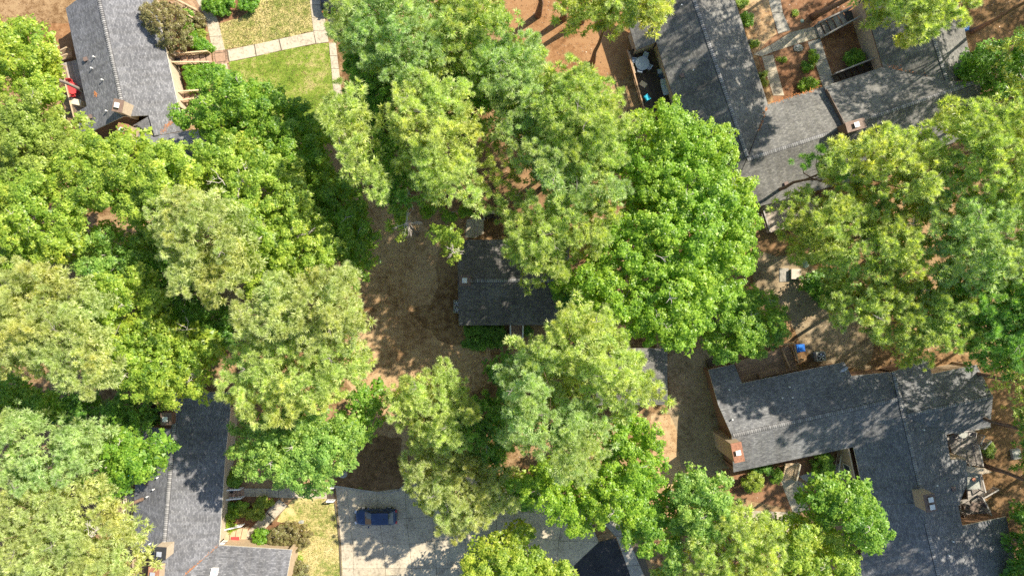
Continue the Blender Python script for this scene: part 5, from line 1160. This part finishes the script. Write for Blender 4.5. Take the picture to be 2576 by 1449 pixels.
chair(Zc, 345, 575, .9, 0, M['cushion'], 'pale cushioned chair left of the glass table'); chair(Zc, 520, 500, .9, -1.9, M['cushion'], 'pale cushioned chair above the glass table')
chair(Zc, 580, 680, .9, 2.6, M['cushion'], 'pale cushioned chair right of the glass table'); chair(Zc, 430, 740, .9, 1.3, M['cushion'], 'blue white cushioned chair below the glass table')
table(Zc, 778, 750, .9, .3, M['cushion'], 'small pale square side table on the dark deck', .45, (.55, .5), .1, nm='side_table')
chair(Zc, 795, 830, .9, 2.3, M['navy'], 'dark chair with pale seat near the side table'); 
lo_ = empty('lounge_chair', at(*Zc(850, 1045), 1.2)*1.0, 'pale blue lounge chair against the deck wall', 'lounge chair', rz=-1.3); lo_.location.z = .9; WLOC[lo_.name] = (Vector(lo_.location), -1.3)
MB().box((0, 0, .38), (1.45, .6, .12)).build('cushion', M['cushion'], lo_, world=False); MB().box((-.75, 0, .62), (.5, .6, .1), 0, tilt=('Y', .7)).build('backrest', M['cushion'], lo_, world=False)
for i in (-.6, .6):
    for j in (-.25, .25): MB().bar((i, j, 0), (i, j, .34), .05, .05).build('leg', M['darkmetal'], lo_, world=False)
chair(Zc, 550, 1205, .9, .6, M['teal'], 'turquoise slatted chair by the deck railing', s=1.15)
tag(MB().box(at(*Zc(490, 970), .96), (.75, .5, .04), -.6, tilt=('X', .2)).build('cardboard_sheet', M['paper']), 'tan cardboard sheet lying on the dark deck', 'cardboard')
table(Zc, 800, 1330, .9, .35, M['white'], 'small round white table under the vivid tree edge', .6)
for k, (x, y, rr_) in enumerate(((465, 405, .16), (535, 390, .2))):
    p = at(*Zc(x, y), 1.3); mb = MB().tube([(p.x, p.y, .92), (p.x, p.y, 1.3)], [rr_*.7, rr_], 12, cap=False).tube([(p.x, p.y, 1.2), (p.x, p.y, 1.22)], [rr_*.85, rr_*.85], 12)
    tag(mb.build('plant_pot', M['chim']), ['smaller tan pot in the corner of the dark deck', 'larger tan pot in the corner of the dark deck'][k], 'pot')
def bin_(f, x, y, w_, d_, h, mat, label, rz=.1, lid=None):
    p = at(*f(x, y), h); e = empty('wheeled_bin', (p.x, p.y, 0), label, 'bin', rz=rz)
    MB().box((0, 0, h*.47), (w_*.85, d_*.85, h*.92), top=(1.15, 1.15)).build('body', mat, e, world=False)
    MB().box((0, 0, h*.96), (w_, d_, .07), top=(.92, .92)).box((0, 0, h*1.0+.01), (w_*.6, d_*.6, .05), top=(.9, .9)).build('lid', lid or mat, e, world=False)
    for s in (-1, 1): MB().tube([(s*w_*.3-.03, -d_*.5, .1), (s*w_*.3+.03, -d_*.5, .1)], [.1, .1], 10).build('wheel', M['darkmetal'], e, world=False)
bin_(Z3, 893, 181, .95, .85, 1.0, M['blue'], 'bright blue wheeled bin beside the slatted deck stairs')
bin_(Z2, 2228, 158, .75, .85, 1.0, M['blue'], 'dark blue bin at the far right edge of the U-shaped house', -.1)
def ac(f, x, y, label, rz=.1, s=.8):
    p = at(*f(x, y), .8); e = empty('air_conditioner', (p.x, p.y, 0), label, 'air conditioner', rz=rz)
    MB().box((0, 0, .42), (s, s, .8)).build('cabinet', M['stone'], e, world=False)
    MB().tube([(0, 0, .825), (0, 0, .84)], [s*.42, s*.42], 20).build('fan_grille', M['darkmetal'], e, world=False)
    mb = MB()
    for k in range(5): a = k*6.283/5; mb.add([(0, 0, .85), (math.cos(a)*s*.36, math.sin(a)*s*.36, .87), (math.cos(a+.6)*s*.36, math.sin(a+.6)*s*.36, .85)], [(0, 1, 2)])
    mb.build('fan_blades', M['galv'], e, world=False)
ac(Z3, 1045, 243, 'dark air conditioner unit right of the blue bin', .1, 1.0)
ac(Z5, 952, 832, 'upper air conditioner at the left wall of the centre house', 0, .7); ac(Z5, 952, 878, 'lower air conditioner at the left wall of the centre house', 0, .7)
ub = empty('utility_box', at(*Z10(650, 690)), 'square green topped utility box in the dirt yard', 'utility box', rz=0)
MB().box((0, 0, .25), (1.0, 1.05, .5)).build('cabinet', M['greenbox'], ub, world=False); MB().box((0, 0, .53), (1.06, 1.1, .05)).build('lid', M['deck_pale'], ub, world=False)
MB().box((-1.15, -.1, .04), (1.0, 1.5, .08)).build('concrete_pad', M['concrete_grey'], ub, world=False)
p = at(*Z10(745, 608), .1); tag(MB().tube([(p.x, p.y, .0), (p.x, p.y, .07)], [.42, .40], 16).build('manhole_cover', M['greenbox']), 'round green manhole lid in the dirt yard', 'manhole cover')
p = at(*Z3(2523, 981), .4); tag(MB().box((p.x, p.y, .2), (.95, 1.1, .4), .2, top=(.93, .93)).build('utility_box', M['stone']), 'pale grey utility box on straw at the right edge', 'utility box')
p = at(*Z2(1237, 128), .05); tag(MB().tube([(p.x, p.y, .02), (p.x, p.y, .05)], [.22, .2], 14).build('valve_cover', M['greenbox']), 'small round green valve lid in the court bed', 'valve cover')
p = at(*Za(680, 320), .4); tag(MB().box((p.x, p.y, .2), (.8, .75, .4), .3, top=(.85, .85)).build('yard_box', M['deck_dark']), 'dark wooden box at the corner of the lower right house', 'box')
bx = at(*Z2(928, 252), .5); tag(MB().box((bx.x, bx.y, .22), (.5, .55, .44), .25).build('planter_box', M['darkmetal']), 'black planter box at the left court wall', 'planter')
def rock(f, x, y, r_, label, mat='stone'):
    rg = np.random.default_rng(hash_s(label)); p = at(*f(x, y), .1); v = []; fs = []
    for i in range(5):
        for j in range(8):
            th = i/4*math.pi*.5; a = j/8*6.283; k = 1+rg.normal(0, .12)
            v.append((p.x+r_*k*math.cos(a)*math.cos(th), p.y+r_*k*.8*math.sin(a)*math.cos(th), max(0, r_*.55*math.sin(th)*k)))
    for i in range(4):
        for j in range(8): fs.append((i*8+j, i*8+(j+1) % 8, (i+1)*8+(j+1) % 8, (i+1)*8+j))
    tag(MB().add(v, fs).build('boulder', M[mat]), label, 'rock')
rock(Z7, 270, 680, .55, 'grey boulder beside the grass wedge under the bluish tree'); rock(Z2, 1215, 290, .55, 'dark boulder below the court cross walk'); rock(Zd, 1215, 640, .3, 'small pale rock at the tip of the purple shrub')
bn = empty('timber_bench', at(*Z5(1200, 205)), 'dark timber bench above the centre house', 'bench')
MB().bar(at(*Z5(1150, 180), .5), at(*Z5(1255, 178), .5), .3, .1).bar(at(*Z5(1150, 180), .25), at(*Z5(1255, 178), .25), .1, .5).build('seat', M['deck_pale'], bn)
MB().bar(at(*Z5(1150, 210), .25), at(*Z5(1255, 208), .25), .45, .06).build('backrest', M['deck_dark'], bn); MB().bar(at(*Z5(1150, 180), .3), at(*Z5(1150, 235), .3), .12, .6).build('leg', M['deck_pale'], bn)
# furniture on the side decks
table(Zb, 1620, 1330, .9, .95, M['stone'], 'pale cloth covered table on the side deck', .72, (1.55, 1.9), .05)
p = at(*Zb(1620, 1310), 1.7); tag(MB().tube([(p.x, p.y, 1.65), (p.x, p.y, 1.85)], [.15, .2], 12).build('flower_pot', M['terracotta']), 'round terracotta pot on the cloth covered table', 'pot')
table(Zb, 1430, 450, 1.0, .5, M['stone'], 'small round table at the top side deck', legm=M['darkmetal']); chair(Zb, 1330, 540, 1.0, .8, M['rail_grey'], 'grey chair left of the small round side deck table'); chair(Zb, 1570, 450, 1.0, 3.0, M['rail_grey'], 'grey chair right of the small round side deck table')
chair(Zb, 1540, 1030, .95, .2, M['rail_grey'], 'grey chair beside the shade sail')
M['wicker'] = plain('brown wicker', (.20, .15, .12), .85, vary=.3, scale=20)
table(Z8, 2205, 925, .9, .5, M['wicker'], 'square brown wicker table on the lowest side deck', .6, (1.0, .9), -.3); chair(Z8, 2120, 925, .9, 0, M['wicker'], 'brown wicker chair left of the wicker table'); chair(Z8, 2125, 985, .9, .5, M['wicker'], 'brown wicker chair below left of the wicker table'); chair(Z8, 2255, 905, .9, 3.0, M['wicker'], 'brown wicker chair right of the wicker table')
table(Z4, 1250, 235, .9, .3, M['cushion'], 'small pale table by the shaded lower left chimney', .5, (.6, .6))
print('leaf triangles', NTRI, 'objects', len(bpy.data.objects))
